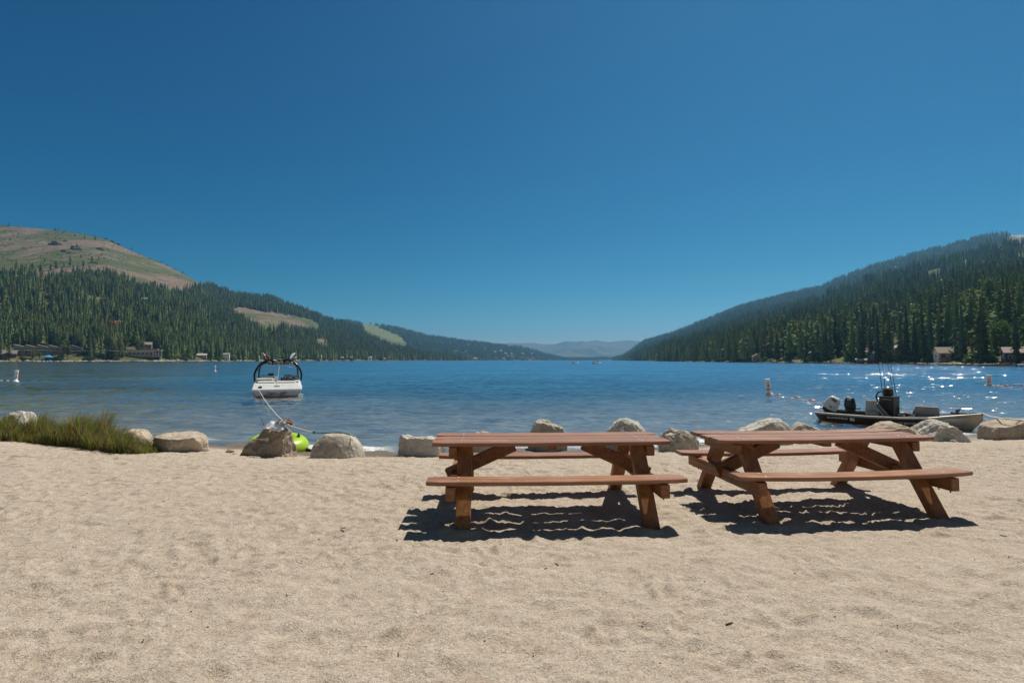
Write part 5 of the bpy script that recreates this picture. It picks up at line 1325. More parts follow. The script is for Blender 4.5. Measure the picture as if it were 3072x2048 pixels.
# clothes on the angular boulder
def cloth(name, label, cpos, size, m_, rz, seed, cat, droop=.12):
    n = 26; g = np.linspace(-1, 1, n); X, Y = np.meshgrid(g, g)
    wx = X * size[0] * (1 + .18 * noise2(X * 1.3, Y * 1.3, seed)); wy = Y * size[1] * (1 + .18 * noise2(X * 1.3 + 5, Y * 1.3, seed))
    Z = .035 * fbm2(X * 1.8, Y * 1.8, 3, seed) + .022 - droop * sstep(.25, 1.0, np.sqrt(X * X * .7 + (Y - .2) ** 2 * (Y < .2) * 1.5)) ** 1.3
    V = np.stack([wx, wy, Z], -1).reshape(-1, 3); F = grid_faces(n, n)
    V2 = np.concatenate([V, V - [0, 0, .008]]); F2 = np.concatenate([F, (F + n * n)[:, ::-1]])
    o = link(bpy.data.objects.new(name, np_mesh(name, V2, F2, m_))); o.location = cpos; o.rotation_euler = (R(-14), R(5), rz)
    return tag(o, label, cat)
cloth("towel", "white and grey towel draped over the angular boulder's top", at(824, 1272, 9.35) + Vector((0, 0, .03)), (.165, .13), mottled("white_towel", (.42, .43, .52), (.78, .79, .80), 5, .9), .25, 4, "towel", .13)
cloth("striped_top", "small black and white top crumpled beside the towel", at(846, 1271, 9.40) + Vector((0, 0, .05)), (.065, .07), mottled("black_white_print", (.02, .02, .02), (.75, .75, .74), 22, .9), -.3, 8, "clothing", .06)
cloth("brown_jacket", "brown and black garment bunched at the right of the boulder's top", at(857, 1270, 9.5) + Vector((0, 0, .06)), (.115, .09), mottled("brown_fabric", (.03, .02, .018), (.36, .17, .075), 9, .9), .5, 15, "clothing", .08)

# ------------------------------------------------------------------ fishing boat drawn up on the right
M_ALU = mottled("bare_aluminium", (0.36, 0.34, 0.31), (0.48, 0.46, 0.43), 3.0, 0.38, metal=0.75)
M_ALUP = mottled("dull_aluminium", (0.30, 0.285, 0.26), (0.40, 0.38, 0.35), 3.0, 0.5, metal=0.4)
M_HBLK = mottled("hull_black", (0.022, 0.019, 0.015), (0.045, 0.040, 0.030), 3.0, 0.3, spec=.5)
M_HRED = mottled("hull_red", (0.13, 0.012, 0.010), (0.20, 0.025, 0.018), 4.0, 0.4)
M_DECK = mottled("grey_deck", (0.10, 0.10, 0.105), (0.17, 0.17, 0.175), 6.0, 0.8)
a_, b_ = on_z(2485, 1263, WATER), on_z(2888, 1297, WATER)
fa = math.atan2(b_.y - a_.y, b_.x - a_.x); fd = Vector((math.cos(fa), math.sin(fa), 0)); side = Vector((-fd.y, fd.x, 0))
org = a_ + side * .62 - fd * .12
fb = empty("fishing_boat", (org.x, org.y, WATER), fa, "long black and bare metal fishing boat with two outboards drawn up at the right", "boat")
LB = (b_ - a_).length + .42
FM = Matrix.Translation((org.x, org.y, WATER)) @ Matrix.Rotation(fa, 4, 'Z')
def fsec(x, hb, hc, zc, zg):
    pr = [(0, zc - .07), (hc * .6, zc - .05), (hc, zc)]
    for f in (.12, .34, .86): pr.append((hc + (hb - hc) * f, zc + (zg - .05 - zc) * f))
    pr += [(hb - .005, zg - .05), (hb + .022, zg - .045), (hb + .03, zg), (hb - .035, zg + .006)]
    return pr
FS = [(-.13, .74, .60, .00, .265), (.4, .75, .61, -.06, .26), (1.2, .77, .62, -.07, .262), (2.0, .76, .60, -.06, .285), (2.6, .69, .50, -.03, .325), (LB * .83, .46, .28, .02, .39), (LB * .93, .22, .10, .08, .44), (LB, .025, .012, .36, .475)]
FS[-2] = (LB * .925, .235, .09, .00, .437)
for s_, nm in ((-1, "hull"), ):
    mb = MB(); secs = []
    for f in FS:
        pr = fsec(*f); secs.append([(f[0] + (0 if f[0] > 0 else -.10 * (z / .265)), y, z) for y, z in reversed(pr)] + [(f[0] + (0 if f[0] > 0 else -.10 * (z / .265)), -y, z) for y, z in pr[1:]])
    n1 = len(fsec(*FS[0])); strip = [3, 3, 3, 1, 1, 2, 0, 0, 0]     # from gunwale down: rim.. black.. red.. bottom
    # order along the row: rim .. keel .. rim
    half = ["rim", "rim", "rim", "black", "black", "red", "low", "low", "low"]
    mi_ = [{"rim": 0, "black": 1, "red": 2, "low": 3}[k] for k in half]
    mb.loft(secs[:5], mi_ + mi_[::-1], False, False)
    mb.loft(secs[4:], [0] * len(mi_) * 2, False, True)
    mb.add(secs[0], [tuple(range(len(secs[0])))], 0)
    # lettering on the side that faces the beach
    def side_pt(x, f):
        k = max(i for i in range(len(FS) - 1) if FS[i][0] <= x); q = (x - FS[k][0]) / (FS[k + 1][0] - FS[k][0])
        v = [FS[k][j] + (FS[k + 1][j] - FS[k][j]) * q for j in range(5)]
        hb, hc, zc, zg = v[1:]; zz = zc + (zg - .05 - zc) * f
        return Vector((x, -(hc + (hb - hc) * f) - .004, zz))
    def letters(txt, x, f, size, mi, sh=0.0):
        p0, px1, pu = side_pt(x, f), side_pt(x + .05, f), side_pt(x, min(f + .2, .98))
        text_into(mb, txt, size, frame_M(p0, px1 - p0, pu - p0), mi, .003, sh)
    letters("ALUMAWELD", .40, .70, .095, 4); letters("CF", 1.98, .58, .105, 4); letters("8074", 2.16, .58, .105, 4); letters("EG", 2.33, .58, .105, 4)
    def decal(x, f, w_, h_, mi):
        p0, px1, pu = side_pt(x, f), side_pt(x + .05, f), side_pt(x, min(f + .2, .98))
        M = frame_M(p0, px1 - p0, pu - p0); mb.box((0, 0, 0), (w_, h_, .004), None, mi, 0, M)
    decal(.80, .66, .11, .10, 4); decal(.80, .68, .06, .035, 1); decal(1.74, .58, .09, .075, 5); decal(1.84, .58, .09, .075, 6)
    mb.build(nm, [M_ALU, M_HBLK, M_HRED, M_ALUP, mat("white_letters", (.72, .72, .70), .5), mat("orange_tag", (.42, .30, .08), .5), mat("green_tag", (.04, .36, .16), .5)], fb)
mb = MB(); mb.add([(-.1, .68, .12), (-.1, -.68, .12), (2.6, -.6, .13), (2.6, .6, .13)], [(0, 1, 2, 3)]); mb.add([(2.6, .64, .30), (2.6, -.64, .30), (LB * .93, -.20, .425), (LB * .93, .20, .425)], [(0, 1, 2, 3)]); mb.add([(2.6, .64, .30), (2.6, .6, .13), (2.6, -.6, .13), (2.6, -.64, .30)], [(0, 1, 2, 3)]); mb.build("deck", M_DECK, fb)
M_COWLW = mottled("white_cowl", (0.55, 0.56, 0.56), (0.66, 0.67, 0.67), 4, .3); M_COWLD = mottled("dark_cowl", (0.015, 0.02, 0.028), (0.03, 0.036, 0.045), 4, .3); M_OBLK = mat("outboard_black", (.02, .02, .02), .45); M_TANL = mottled("tan_leg", (.42, .36, .27), (.55, .48, .38), 6, .5)
def outboard(name, loc, sc, rot, cowl, leg, label):
    e = bpy.data.objects.new(name, None); link(e, fb); e.location = loc; e.rotation_euler = rot; e.scale = (sc, sc, sc)
    mb = MB(); secs = []
    for z, lx, ly, ox in ((0, .17, .125, 0), (.03, .19, .14, 0), (.12, .195, .145, -.005), (.26, .18, .14, -.015), (.36, .155, .125, -.02), (.405, .12, .10, -.02), (.42, .05, .05, -.02)):
        secs.append([(ox + lx * (abs(math.cos(a)) ** .6) * (1 if math.cos(a) >= 0 else -1), ly * (abs(math.sin(a)) ** .6) * (1 if math.sin(a) >= 0 else -1), z) for a in [2 * math.pi * k / 20 for k in range(20)]])
    mb.loft(secs, None, True, True, (0, 0)); c = mb.build("cowling", cowl, e)
    MB().box((.02, -.128, .35), (.15, .03, .09), None, 0, .008).build("badge", M_DECK if cowl is M_COWLW else M_VINYLG, c)
    mb = MB(); mb.add([(-.06, -.149, .15), (.05, -.149, .09), (.11, -.149, .15), (.02, -.149, .13)], [(0, 1, 2, 3)]); mb.build("flash", M_OBLK, c)
    mb = MB(); mb.box((0, 0, -.05), (.30, .24, .11), None, 0, .03); mb.box((.10, 0, -.16), (.12, .22, .22), None, 0, .02); mb.tube([(.12, -.06, -.02), (.30, -.10, .03), (.42, -.10, .05)], [.025, .022, .028], 8); mb.build("bracket", M_OBLK, e)
    mb = MB(); mb.loft([[(-.10, -.05, -.1), (.06, -.06, -.1), (.06, .06, -.1), (-.10, .05, -.1)], [(-.09, -.035, -.55), (.04, -.045, -.55), (.04, .045, -.55), (-.09, .035, -.55)], [(-.12, -.02, -.85), (.02, -.02, -.85), (.02, .02, -.85), (-.12, .02, -.85)]], None, True, True, (0, 0)); mb.box((-.06, 0, -.6), (.26, .16, .015)); mb.build("leg", leg, e)
    if label: e["label"] = label
    return e
outboard("outboard_motor", (.02, -.28, .36), .98, (0, R(33), 0), M_COWLW, M_TANL, "white outboard tilted up at the stern")
outboard("outboard_motor", (.40, .32, .36), .80, (0, R(2), R(-8)), M_COWLD, M_OBLK, "smaller dark outboard standing upright")
mb = MB(); mb.box((1.52, .02, .46), (.36, .56, .66), (0, R(1), 0), 0, .02); mb.box((1.52, .02, .80), (.39, .60, .035), None, 0, .01); mb.build("helm_console", mottled("dark_console", (.022, .022, .020), (.05, .047, .042), 5, .5), fb)
mb = MB(); mb.box((1.54, -.262, .735), (.24, .012, .014)); mb.build("console_trim", M_ALU, fb)
mb = MB(); mb.beam((1.30, -.36, .60), (1.60, -.40, .22), .13, .05, 0, .01, (0, 1, 0)); g_ = mb.build("windscreen_panel", M_ALU, fb)
mb = MB(); mb.beam((1.325, -.367, .57), (1.58, -.404, .25), .08, .052, 0, .004, (0, 1, 0)); mb.build("inset", M_DECK, g_)
mb = MB(); mb.tube([(1.24, 0, .62), (1.20, 0, .80), (1.26, 0, .92), (1.40, 0, .96), (1.5, 0, .95)], .022, 8); mb.build("steering_hose", M_OBLK, fb)
M_SEATB = mottled("tan_grey_vinyl", (.36, .29, .25), (.48, .40, .35), 5, .55); M_SEATG = mottled("pale_grey_vinyl", (.50, .47, .43), (.62, .59, .54), 5, .5)
def bseat(x, y, w_, h_, m1, m2, lean):
    e = bpy.data.objects.new("boat_seat", None); link(e, fb); e.location = (x, y, .22)
    mb = MB(); mb.box((0, 0, .05), (w_ * .9, .40, .09), None, 0, .035); mb.build("cushion", m2, e)
    mb = MB(); secs = []
    for k, f in enumerate((0, .5, .85, 1.0)):
        sh = lean * (1 - f); hw = w_ / 2 * (1 if f < .9 else .93)
        secs.append([(-hw - sh, -.04, .05 + h_ * f), (hw, -.04, .05 + h_ * f), (hw, .05, .05 + h_ * f), (-hw - sh, .05, .05 + h_ * f)])
    mb.loft(secs, None, True, False, (0, 0)); mb.build("backrest", m1, e)
    MB().tube([(0, 0, -.1), (0, 0, .02)], .04, 8).build("pedestal", M_OBLK, e)
bseat(1.06, .20, .36, .38, M_SEATG, M_SEATG, 0.02); bseat(2.42, .02, .52, .30, M_SEATB, M_SEATB, .12)
mb = MB(); mb.box((2.05, -.1, .24), (.34, .30, .14), None, 0, .03); mb.box((2.08, -.1, .33), (.26, .2, .05), (0, .2, .1), 0, .02); mb.tube([(1.7, -.3, .22), (1.84, -.35, .33), (2.0, -.33, .22)], .01, 6); mb.build("battery_box", M_OBLK, fb)
mb = MB()
for y in (-.06, .10):
    mb.tube([(LB * .86, y, .43), (LB * .86 - .02, y, .52), (LB * .87, y - .03, .565)], [.035, .03, .012], 7); mb.tube([(LB * .82, y, .45), (LB * .90, y, .45)], .03, 7)
mb.box((LB * .86, .02, .44), (.22, .26, .05), None, 0, .02); mb.build("bow_cleat", mottled("cleat_grey", (.10, .12, .15), (.2, .22, .26), 8, .5), fb)
MB().box((LB * .90, 0, .13), (.03, .03, .05), None, 0, .008).build("bow_eye", mat("yellow_eye", (.55, .48, .03), .5), fb)
def place(o): o.matrix_world = FM; return o
mb = MB(); mb.tube([(1.80, -.02, .33), (1.92, -.04, .335)], .05, 9, 0); mb.tube([(1.92, -.04, .335), (2.02, -.05, .33)], .05, 9, 1); place(mb.build("float", [mat("float_white", (.7, .68, .64), .5), mat("float_red", (.55, .06, .04), .5)], None, "red and white float lying in the fishing boat by the seat", "float"))
mb = MB(); mb.lathe([(.11, 0), (.12, .02), (.115, .19), (.125, .20), (.125, .235), (.04, .25), (.03, .27), (0, .275)], 16, [0, 0, 0, 1, 1, 1, 1], Matrix.Translation((1.50, .02, .825))); place(mb.build("bait_bucket", [M_OBLK, M_ALU], None, "black bucket with metal rim standing on the boat's dark console", "bucket"))
for k, (x, y, h, lx, lb) in enumerate(((1.38, .12, 1.80, -.16, "leftmost of four thin black fishing rods upright at the console"), (1.42, .18, 1.78, -.10, "second from left of four thin black fishing rods"), (1.66, .16, 1.55, -.20, "third from left and shortest of four thin fishing rods"), (1.72, .12, 1.78, -.20, "rightmost of four thin black fishing rods upright at the console"))):
    e = empty("fishing_rod", FM @ Vector((x, y, .30)), fa, lb, "fishing rod", "fishing rods at the boat console")
    MB().tube([(0, 0, .05), (lx * .3, 0, h * .35), (lx * .75, 0, h * .75), (lx, 0, h)], [.011, .009, .007, .005], 6).build("blank", M_OBLK, e)
    MB().tube([(-.01, 0, -.14), (.005, 0, .10)], .018, 8).build("grip", mat("cork_grip", (.14, .09, .05), .7), e)
    MB().lathe([(.03, -.02), (.035, 0), (.03, .02)], 10, None, Matrix.Translation((.04, 0, .16)) @ Matrix.Rotation(1.57, 4, 'X')).build("reel", M_OBLK, e)
bow = FM @ Vector((LB - .05, 0, .48))
rope("bow_rope", [FM @ Vector((LB * .88, .02, .46)), bow, bow.lerp(at(3010, 1256, 11.9), .5) - Vector((0, 0, .02)), at(3010, 1255, 11.85), at(3075, 1262, 11.75), at(3120, 1275, 11.7)], .014, M_ROPE, "pale rope from the fishing boat's bow to the blocky boulder at the right edge")

# ------------------------------------------------------------------ buoys and float lines
M_BW = mottled("buoy_white", (0.66, 0.65, 0.63), (0.76, 0.75, 0.73), 4, .4); M_BO = mottled("buoy_red", (0.48, 0.05, 0.02), (0.60, 0.09, 0.035), 5, .5); M_BK = mat("buoy_black", (.03, .02, .02), .5)
def buoy(u, v, h, r_, tilt, yaw, label, mark):
    p_ = on_z(u, v, WATER); e = empty("marker_buoy", p_, 0, label, "buoy", "swim area marker buoys"); e.rotation_euler = (tilt[1], tilt[0], yaw)
    MB().lathe([(.0, -.5), (r_ * .9, -.48), (r_, -.3), (r_, h * .27), (r_, h * .30), (r_, h * .37), (r_, h * .82), (r_, h * .90), (r_ * 1.06, h * .905), (r_ * 1.06, h * .985), (r_ * .9, h), (0, h)], 28, [0, 0, 0, 0, 1, 0, 0, 1, 0, 0, 0][:11]).build("post", [M_BW, M_BO], e)
    MB().lathe([(r_ * .98, -.10), (r_ * 1.75, -.09), (r_ * 1.85, -.01), (r_ * 1.7, .06), (r_ * 1.2, .09), (r_ * 1.0, .16)], 24).build("float_collar", M_BW, e)
    mb = MB(); N = 24
    def wrap(a, z): return ((r_ + .004) * math.sin(a), -(r_ + .004) * math.cos(a), z)
    if mark == "diamond":
        zc, hz_, ha = h * .60, h * .115, .62
        o = [wrap(0, zc + hz_), wrap(-ha * .5, zc + hz_ * .5), wrap(-ha, zc), wrap(-ha * .5, zc - hz_ * .5), wrap(0, zc - hz_), wrap(ha * .5, zc - hz_ * .5), wrap(ha, zc), wrap(ha * .5, zc + hz_ * .5)]; k = .62
        i_ = [wrap(0, zc + hz_ * k), wrap(-ha * k * .5, zc + hz_ * .5 * k), wrap(-ha * k, zc), wrap(-ha * k * .5, zc - hz_ * .5 * k), wrap(0, zc - hz_ * k), wrap(ha * k * .5, zc - hz_ * .5 * k), wrap(ha * k, zc), wrap(ha * k * .5, zc + hz_ * .5 * k)]
        mb.add(o + i_, [(j, (j + 1) % 8, 8 + (j + 1) % 8, 8 + j) for j in range(8)])
        for a0, a1, z0, z1 in ((-.06, .06, -.8, .8),): mb.add([wrap(a0, zc + hz_ * z0), wrap(a1, zc + hz_ * z0), wrap(a1, zc + hz_ * z1), wrap(a0, zc + hz_ * z1)], [(0, 1, 2, 3)])
        mb.add([wrap(-ha * .8, zc - .02), wrap(0, zc - .02), wrap(ha * .8, zc - .02), wrap(ha * .8, zc + .02), wrap(0, zc + .02), wrap(-ha * .8, zc + .02)], [(0, 1, 4, 5), (1, 2, 3, 4)])
    else:
        zc, k = h * .60, .62
        o = [wrap(.75 * math.cos(a * .2618), zc + h * .10 * math.sin(a * .2618)) for a in range(24)]; i_ = [wrap(.75 * k * math.cos(a * .2618), zc + h * .10 * k * math.sin(a * .2618)) for a in range(24)]
        mb.add(o + i_, [(j, 24 + j, 24 + (j + 1) % 24, (j + 1) % 24) for j in range(24)])
    mb.build("symbol", M_BO, e)
    mb = MB()
    for j, ch in enumerate("SWIM"): text_into(mb, ch, h * .075, frame_M(Vector(wrap(-.45 + .3 * j, h * .78)) * 1.0, (math.cos(-.45 + .3 * j), math.sin(-.45 + .3 * j), 0), (0, 0, 1)), 0, .003)
    for j, ch in enumerate("AREA"): text_into(mb, ch, h * .075, frame_M(Vector(wrap(-.45 + .3 * j, h * .42)) * 1.0, (math.cos(-.45 + .3 * j), math.sin(-.45 + .3 * j), 0), (0, 0, 1)), 0, .003)
    mb.build("lettering", M_BK, e)
    return e
buoy(2307, 1184, .86, .128, (-.10, 0.02), -.25, "white buoy with red diamond, floating left of the fishing boat", "diamond")
buoy(2967, 1157, .80, .150, (0, .02), -.6, "white buoy with red ring sign near the right edge", "circle")
buoy(46, 1144, .98, .135, (.08, 0), 1.35, "white buoy leaning right at the left edge", "circle")
buoy(645, 1113, .96, .12, (.0, 0), .8, "small distant white buoy left of the white motorboat", "circle")
M_FR = mottled("float_pink_red", (.50, .07, .05), (.62, .14, .10), 8, .5); M_FW = mottled("float_pale", (.66, .60, .56), (.74, .70, .66), 8, .5)
def line_float(u, v, an, label, group):
    p_ = on_z(u, v, WATER); mb = MB(); s = .14
    mb.lathe([(.01, -s), (.05, -s), (.062, -s * .7), (.066, 0), (.062, s * .7), (.05, s), (.01, s)], 14, [1, 0, 0, 1, 1, 0], Matrix.Rotation(math.pi / 2, 4, 'Y'))
    o = mb.build("line_float", [M_FR, M_FW], None, label, "float", group); o.location = p_ + Vector((0, 0, .035)); o.rotation_euler = (0, 0, an); return o
LF = [(2337, 1187), (2394, 1195), (2437, 1204.5), (2480, 1212.5)]
for k, (u, v) in enumerate(LF): line_float(u, v, -.8, ["float nearest the diamond buoy on the line to the fishing boat", "second float from the diamond buoy towards the fishing boat", "third float from the diamond buoy towards the fishing boat", "float just left of the fishing boat's white outboard"][k], "floats between diamond buoy and fishing boat")
rope("float_line", [on_z(2310, 1183, WATER + .02)] + [on_z(u, v, WATER + .03) for u, v in LF] + [on_z(2560, 1226, WATER + .02)], .010, M_ROPE, "thin float line from the diamond buoy to the fishing boat", 8)
RFl = [(2991, 1158.5), (3003, 1162), (3029, 1166), (3074, 1169)]
for k, (u, v) in enumerate(RFl): line_float(u, v, -.5, ["float nearest the ring sign buoy on its near line", "second float from the ring sign buoy on its near line", "third float from the ring sign buoy on its near line", "float cut by the right edge on the near line"][k], "floats on the near line at the right edge")
rope("float_line", [on_z(2970, 1156, WATER + .02)] + [on_z(u, v, WATER + .03) for u, v in RFl], .010, M_ROPE, "thin float line running right from the ring sign buoy", 8)
for k, (u, v) in enumerate(((3018, 1157), (3044, 1155.5), (3052, 1155), (3065, 1155.5))): line_float(u, v, .1, ["float alone on the farther line right of the ring sign buoy", "left of the three close floats on the farther line", "middle of the three close floats on the farther line", "right of the three close floats on the farther line"][k], "floats on the farther line at the right edge")
line_float(2, 1143, .2, "float cut by the left edge beside the leaning buoy", "floats beside the leaning left buoy"); line_float(21, 1143.5, .2, "float just left of the leaning buoy at the left edge", "floats beside the leaning left buoy")
p_ = on_z(2963, 1273, WATER); V, F = ico(3); o = link(bpy.data.objects.new("red_float", np_mesh("red_float", V * .085, F, mottled("ball_red", (.34, .04, .03), (.48, .08, .06), 8, .5)))); o.location = p_ + Vector((0, 0, .04)); tag(o, "round red float beside the blocky boulder at the right", "float")

# ------------------------------------------------------------------ boats out on the lake and beached boats, people
def small_boat(u, v, L_, bw, rz, label, hullm, seatm, z=0.0, people=(), motor=True, screen=False, Y=None, group=None, name="small_boat"):
    p_ = on_z(u, v, WATER) if Y is None else Vector((ray(u, HOR)[0] * Y, Y, WATER))
    e = empty(name, p_ + Vector((0, 0, z)), rz, label, "boat", group); mb = MB(); secs = []
    for f, w_, zk, zg in ((0, .9, -.2, .55), (.35, 1, -.22, .58), (.7, .85, -.15, .66), (.9, .45, .05, .75), (1, .04, .4, .82)):
        x = (f - .5) * L_; hb = bw / 2 * w_
        secs.append([(x, hb - .12, zg - .02), (x, hb, zg), (x, hb * .92, .12), (x, hb * .5, zk), (x, 0, zk - .08), (x, -hb * .5, zk), (x, -hb * .92, .12), (x, -hb, zg), (x, -hb + .12, zg - .02)])
    mb.loft(secs, None, False, True, (0, None)); mb.build("hull", hullm, e)
    mb = MB(); mb.box((-L_ * .1, 0, .35), (L_ * .68, bw * .78, .1)); mb.box((-L_ * .3, 0, .55), (.5, bw * .7, .35), None, 0, .08); mb.box((L_ * .08, 0, .6), (.45, bw * .6, .4), None, 0, .08); mb.build("seats", seatm, e)
    if motor: mb = MB(); mb.box((-L_ * .5 - .2, 0, .75), (.4, .36, .55), None, 0, .1); mb.box((-L_ * .5 - .16, 0, .15), (.18, .12, .9)); mb.build("outboard", M_OBLK, e)
    if screen:
        mb = MB(); mb.add([(L_ * .18, -bw * .4, .62), (L_ * .18, bw * .4, .62), (L_ * .06, bw * .34, 1.15), (L_ * .06, -bw * .34, 1.15)], [(0, 1, 2, 3)]); mb.build("windscreen", M_SCREEN, e)
    return e
def skin_person(label, loc, rz, shirt, seated=True):
    """one continuous body grown from a posed skeleton, with clothing as painted faces"""
    J = {"hip": (0, 0, 0), "ch": (0, -.02, .38), "nk": (0, -.01, .52), "hd": (0, -.03, .66), "ht": (0, -.02, .80), "sl": (.19, -.01, .47), "sr": (-.19, -.01, .47), "el": (.27, -.10, .24), "er": (-.27, -.10, .24), "wl": (.18, -.32, .16), "wr": (-.18, -.32, .16), "ll": (.10, -.02, -.03), "lr": (-.10, -.02, -.03), "kl": (.14, -.42, .02), "kr": (-.14, -.42, .02), "fl": (.14, -.44, -.40), "fr": (-.14, -.44, -.40)}
    E_ = [("hip", "ch"), ("ch", "nk"), ("nk", "hd"), ("hd", "ht"), ("ch", "sl"), ("ch", "sr"), ("sl", "el"), ("sr", "er"), ("el", "wl"), ("er", "wr"), ("hip", "ll"), ("hip", "lr"), ("ll", "kl"), ("lr", "kr"), ("kl", "fl"), ("kr", "fr")]
    rad = {"hip": .14, "ch": .15, "nk": .055, "hd": .10, "ht": .06, "sl": .065, "sr": .065, "el": .048, "er": .048, "wl": .035, "wr": .035, "ll": .09, "lr": .09, "kl": .065, "kr": .065, "fl": .045, "fr": .045}
    ks = list(J); me = bpy.data.meshes.new("person"); me.from_pydata([J[k] for k in ks], [(ks.index(a), ks.index(b)) for a, b in E_], [])
    o = link(bpy.data.objects.new("person", me)); sk = o.modifiers.new("skin", 'SKIN'); sb = o.modifiers.new("sub", 'SUBSURF'); sb.levels = sb.render_levels = 1
    for i, k in enumerate(ks): me.skin_vertices[0].data[i].radius = (rad[k], rad[k]); me.skin_vertices[0].data[i].use_root = (k == "hip")
    m_ = mat("swimwear", shirt, .8); t_ = NT(m_); zc = t_.n("ShaderNodeSeparateXYZ"); t_.l(t_.n("ShaderNodeTexCoord").outputs["Object"], zc.inputs[0])
    t_.base(t_.ramp(t_.math('ADD', t_.math('MULTIPLY', zc.outputs[2], .5), .5), [(0, (.42, .25, .17)), (.76, shirt), (.765, (.42, .25, .17)), (.86, (.42, .25, .17)), (.89, (.05, .035, .025))], 'CONSTANT'))
    me.materials.append(m_); o.location = loc; o.rotation_euler = (0, 0, rz); return tag(o, label, "person")
M_HW = mottled("boat_white", (.62, .62, .60), (.74, .74, .72), 2, .35)
b1 = small_boat(1727, 1090.8, 3.2, 1.4, .25, "small white dinghy, left of two boats out on the open lake", M_HW, M_VINYLG)
q_ = b1.location; skin_person("person in dark clothes sitting in the small dinghy on the lake", q_ + Vector((-.4, -.1, .75)), .3, (.04, .05, .07))
b2 = small_boat(1791, 1091.5, 3.7, 1.7, .15, "white boat with red clad people, right of two boats out on the lake", M_HW, M_VINYLG)
q_ = b2.location; skin_person("person in red, left one in the boat on the lake", q_ + Vector((-.9, -.1, .95)), .3, (.38, .03, .03)); skin_person("person in dark blue, right one in the boat on the lake", q_ + Vector((.25, 0, .95)), -.2, (.04, .06, .16))
small_boat(1952, 1084.5, 9, 2.6, .1, "white boat dot near the far right shore's end", M_HW, M_VINYLG, Y=900)
small_boat(1845, 1083.5, 9, 3, .0, "white boat dot before the low wood at the lake's end", M_HW, M_VINYLG, Y=1500)
small_boat(2100, 1086.5, 9, 2.5, .1, "long white boat along the middle right shore", M_HW, M_VINYLG, Y=520)
small_boat(2062, 1086, 8, 2.5, .2, "white boat left of the long one on the middle right shore", M_HW, M_VINYLG, Y=560)
small_boat(2541, 1091, 6, 2.2, .35, "white runabout at the shore below the stacked bushes", M_HW, M_VINYLG, Y=286, screen=True)
small_boat(2552, 1092, 5.5, 2.2, .45, "second white runabout beside the one below the stacked bushes", M_HW, M_VINYLG, Y=281)
small_boat(2478, 1093, 4, 1.6, .1, "tiny white boat at the dark stretch of right shore", M_HW, M_VINYLG, Y=297)
small_boat(2343, 1090, 4.5, 1.7, .1, "tiny white boat at the right shore near the first round bush", M_HW, M_VINYLG, Y=345)
small_boat(2395, 1091, 5, 1.8, .2, "boat with yellow seats on the right shore left of the dark cabin", M_HW, mottled("yellow_seat", (.5, .35, .05), (.6, .45, .08), 3, .5), Y=330)
small_boat(2795, 1099.5, 3.0, 1.4, .1, "small white skiff left of the gabled lake house's dock", M_HW, M_VINYLG, Y=193)
small_boat(2950, 1098, 5.5, 2.0, -.5, "pale blue speedboat at the docks under bright bushes", mottled("pale_blue_hull", (.34, .42, .50), (.46, .54, .60), 2, .3), M_VINYL, Y=168, screen=True)
small_boat(3064, 1101, 4.2, 1.9, .3, "bright blue boat at the right edge by the short dock", mottled("bright_blue_hull", (.06, .28, .48), (.10, .36, .58), 2, .3), M_HW, Y=149)
small_boat(2762, 1096, 3.5, 1.5, -.1, "small boat with pink cover at the shore left of the gabled house", mottled("pink_cover", (.45, .22, .22), (.55, .3, .3), 2, .6), M_VINYL, Y=203)
blu, redb, dkb = mottled("blue_hull", (.10, .24, .40), (.18, .32, .48), 2, .4), mottled("red_hull", (.34, .06, .05), (.45, .10, .08), 2, .4), mottled("dark_hull", (.05, .06, .07), (.1, .11, .12), 2, .4)
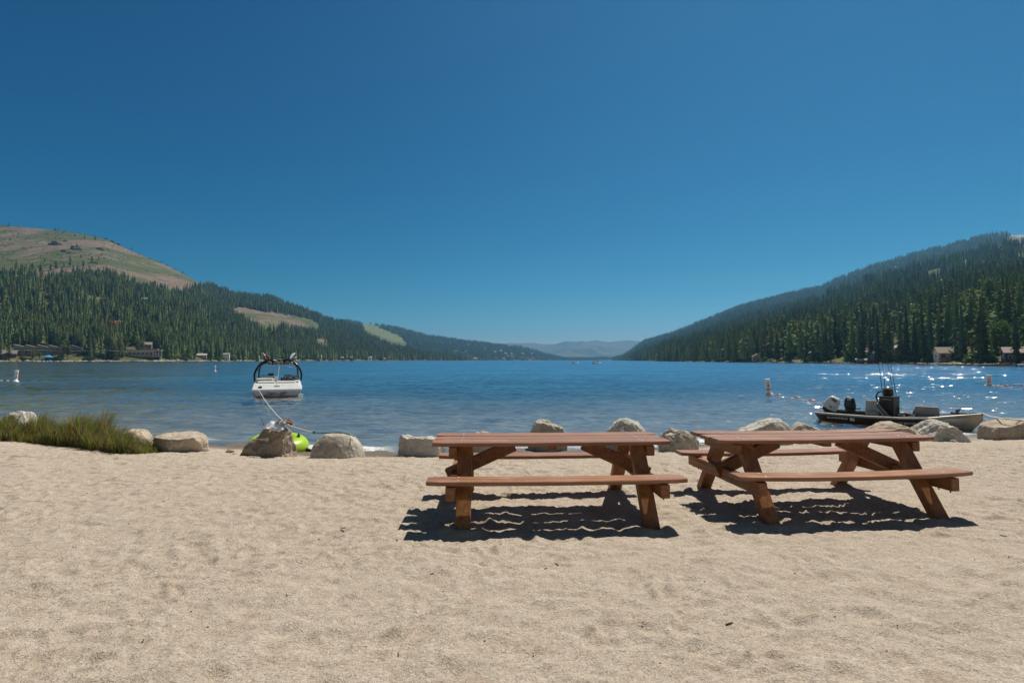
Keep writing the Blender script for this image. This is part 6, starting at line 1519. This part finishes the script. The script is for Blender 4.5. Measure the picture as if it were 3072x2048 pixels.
for u, d_, L_, hm, lb in ((8, 557, 11, M_HW, "pale cabin cruiser at the far left edge of the lakeshore"), (205, 588, 9, M_HW, "white boat beached right of the blue canopy"), (222, 592, 8, redb, "red boat beached right of the white one"), (238, 590, 8, M_HW, "white boat beached right of the red one"), (262, 586, 10, blu, "blue boat afloat before the beached boats"), (300, 604, 9, M_HW, "white boat in the row of boats before the pines, leftmost"), (315, 606, 9, dkb, "dark boat in the row of boats before the pines"), (330, 608, 9, M_HW, "white boat in the row before the pines, second from right"), (352, 612, 10, M_HW, "white boat in the row before the pines, rightmost"), (398, 622, 8, M_HW, "white boat at the pale pier"), (425, 628, 8, M_HW, "white boat under the long grey shore building"), (570, 690, 7, M_HW, "small white boat afloat before the left shore rocks"), (622, 720, 8, M_HW, "white boat on the rocks left of the tower boat"), (720, 810, 7, M_HW, "white boat dot just left of the tower boat")):
    small_boat(u, 0, L_, 2.6, rnd.uniform(-.3, .3), lb, hm, M_VINYLG, Y=d_, z=0.1, screen=(L_ > 9))
# grey stones of the left shore bank, broad piles one cannot count
def pile(u0, u1, hill, h, label, n, seed, d0=-3, d1=5):
    r = random.Random(seed); Vs, Fs = [], []; V0, F0 = ico(2); b = 0
    for k in range(n):
        u = r.uniform(u0, u1); a = ray(u, HOR)[0]; Y = np.interp(a, hill.az, hill.S) + r.uniform(d0, d1)
        s_ = r.uniform(.5, 1.0) * h; V = V0 * (1 + .25 * noise3(V0[:, 0] * 2, V0[:, 1] * 2, V0[:, 2] * 2, k)[:, None]) * np.array([s_ * r.uniform(1, 2.2), s_, s_ * r.uniform(.6, 1)])
        Vs.append(V + [a * Y, Y, WATER + s_ * .35 + .1 * max(0, Y - np.interp(a, hill.az, hill.S))]); Fs.append(F0 + b); b += len(V0)
    return link(tag(bpy.data.objects.new("shore_rubble", np_mesh("shore_rubble", np.concatenate(Vs), np.concatenate(Fs), M_GRAN)), label, "stones", kind="stuff"))
pile(0, 480, HL, 1.3, "pale stones along the left shore's waterline", 340, 1); pile(480, 1330, HL, 1.5, "broken rock edge of the left shore below the cottages", 330, 2, -3, 6); pile(2240, 3072, HR, .7, "dark stones at the right shore's waterline", 260, 3, -1.5, 2)
# ------------------------------------------------------------------ haze: the air over the valley
hz = bpy.data.materials.new("haze"); hz.use_nodes = True; t = NT(hz); t.t.nodes.remove(t.b)
pv = t.n("ShaderNodeVolumePrincipled"); pv.inputs["Color"].default_value = (0.25, 0.62, 1.0, 1); pv.inputs["Density"].default_value = 1.2e-4
pv.inputs["Anisotropy"].default_value = 0.5
t.l(pv.outputs[0], t.out.inputs["Volume"]); hz.cycles.volume_sampling = 'DISTANCE'
mb = MB(); mb.box((0, 3600, 245), (20000, 12400, 510)); mb.build("haze", hz, None, "thin blue air over the lake and hills", "haze", kind="stuff")
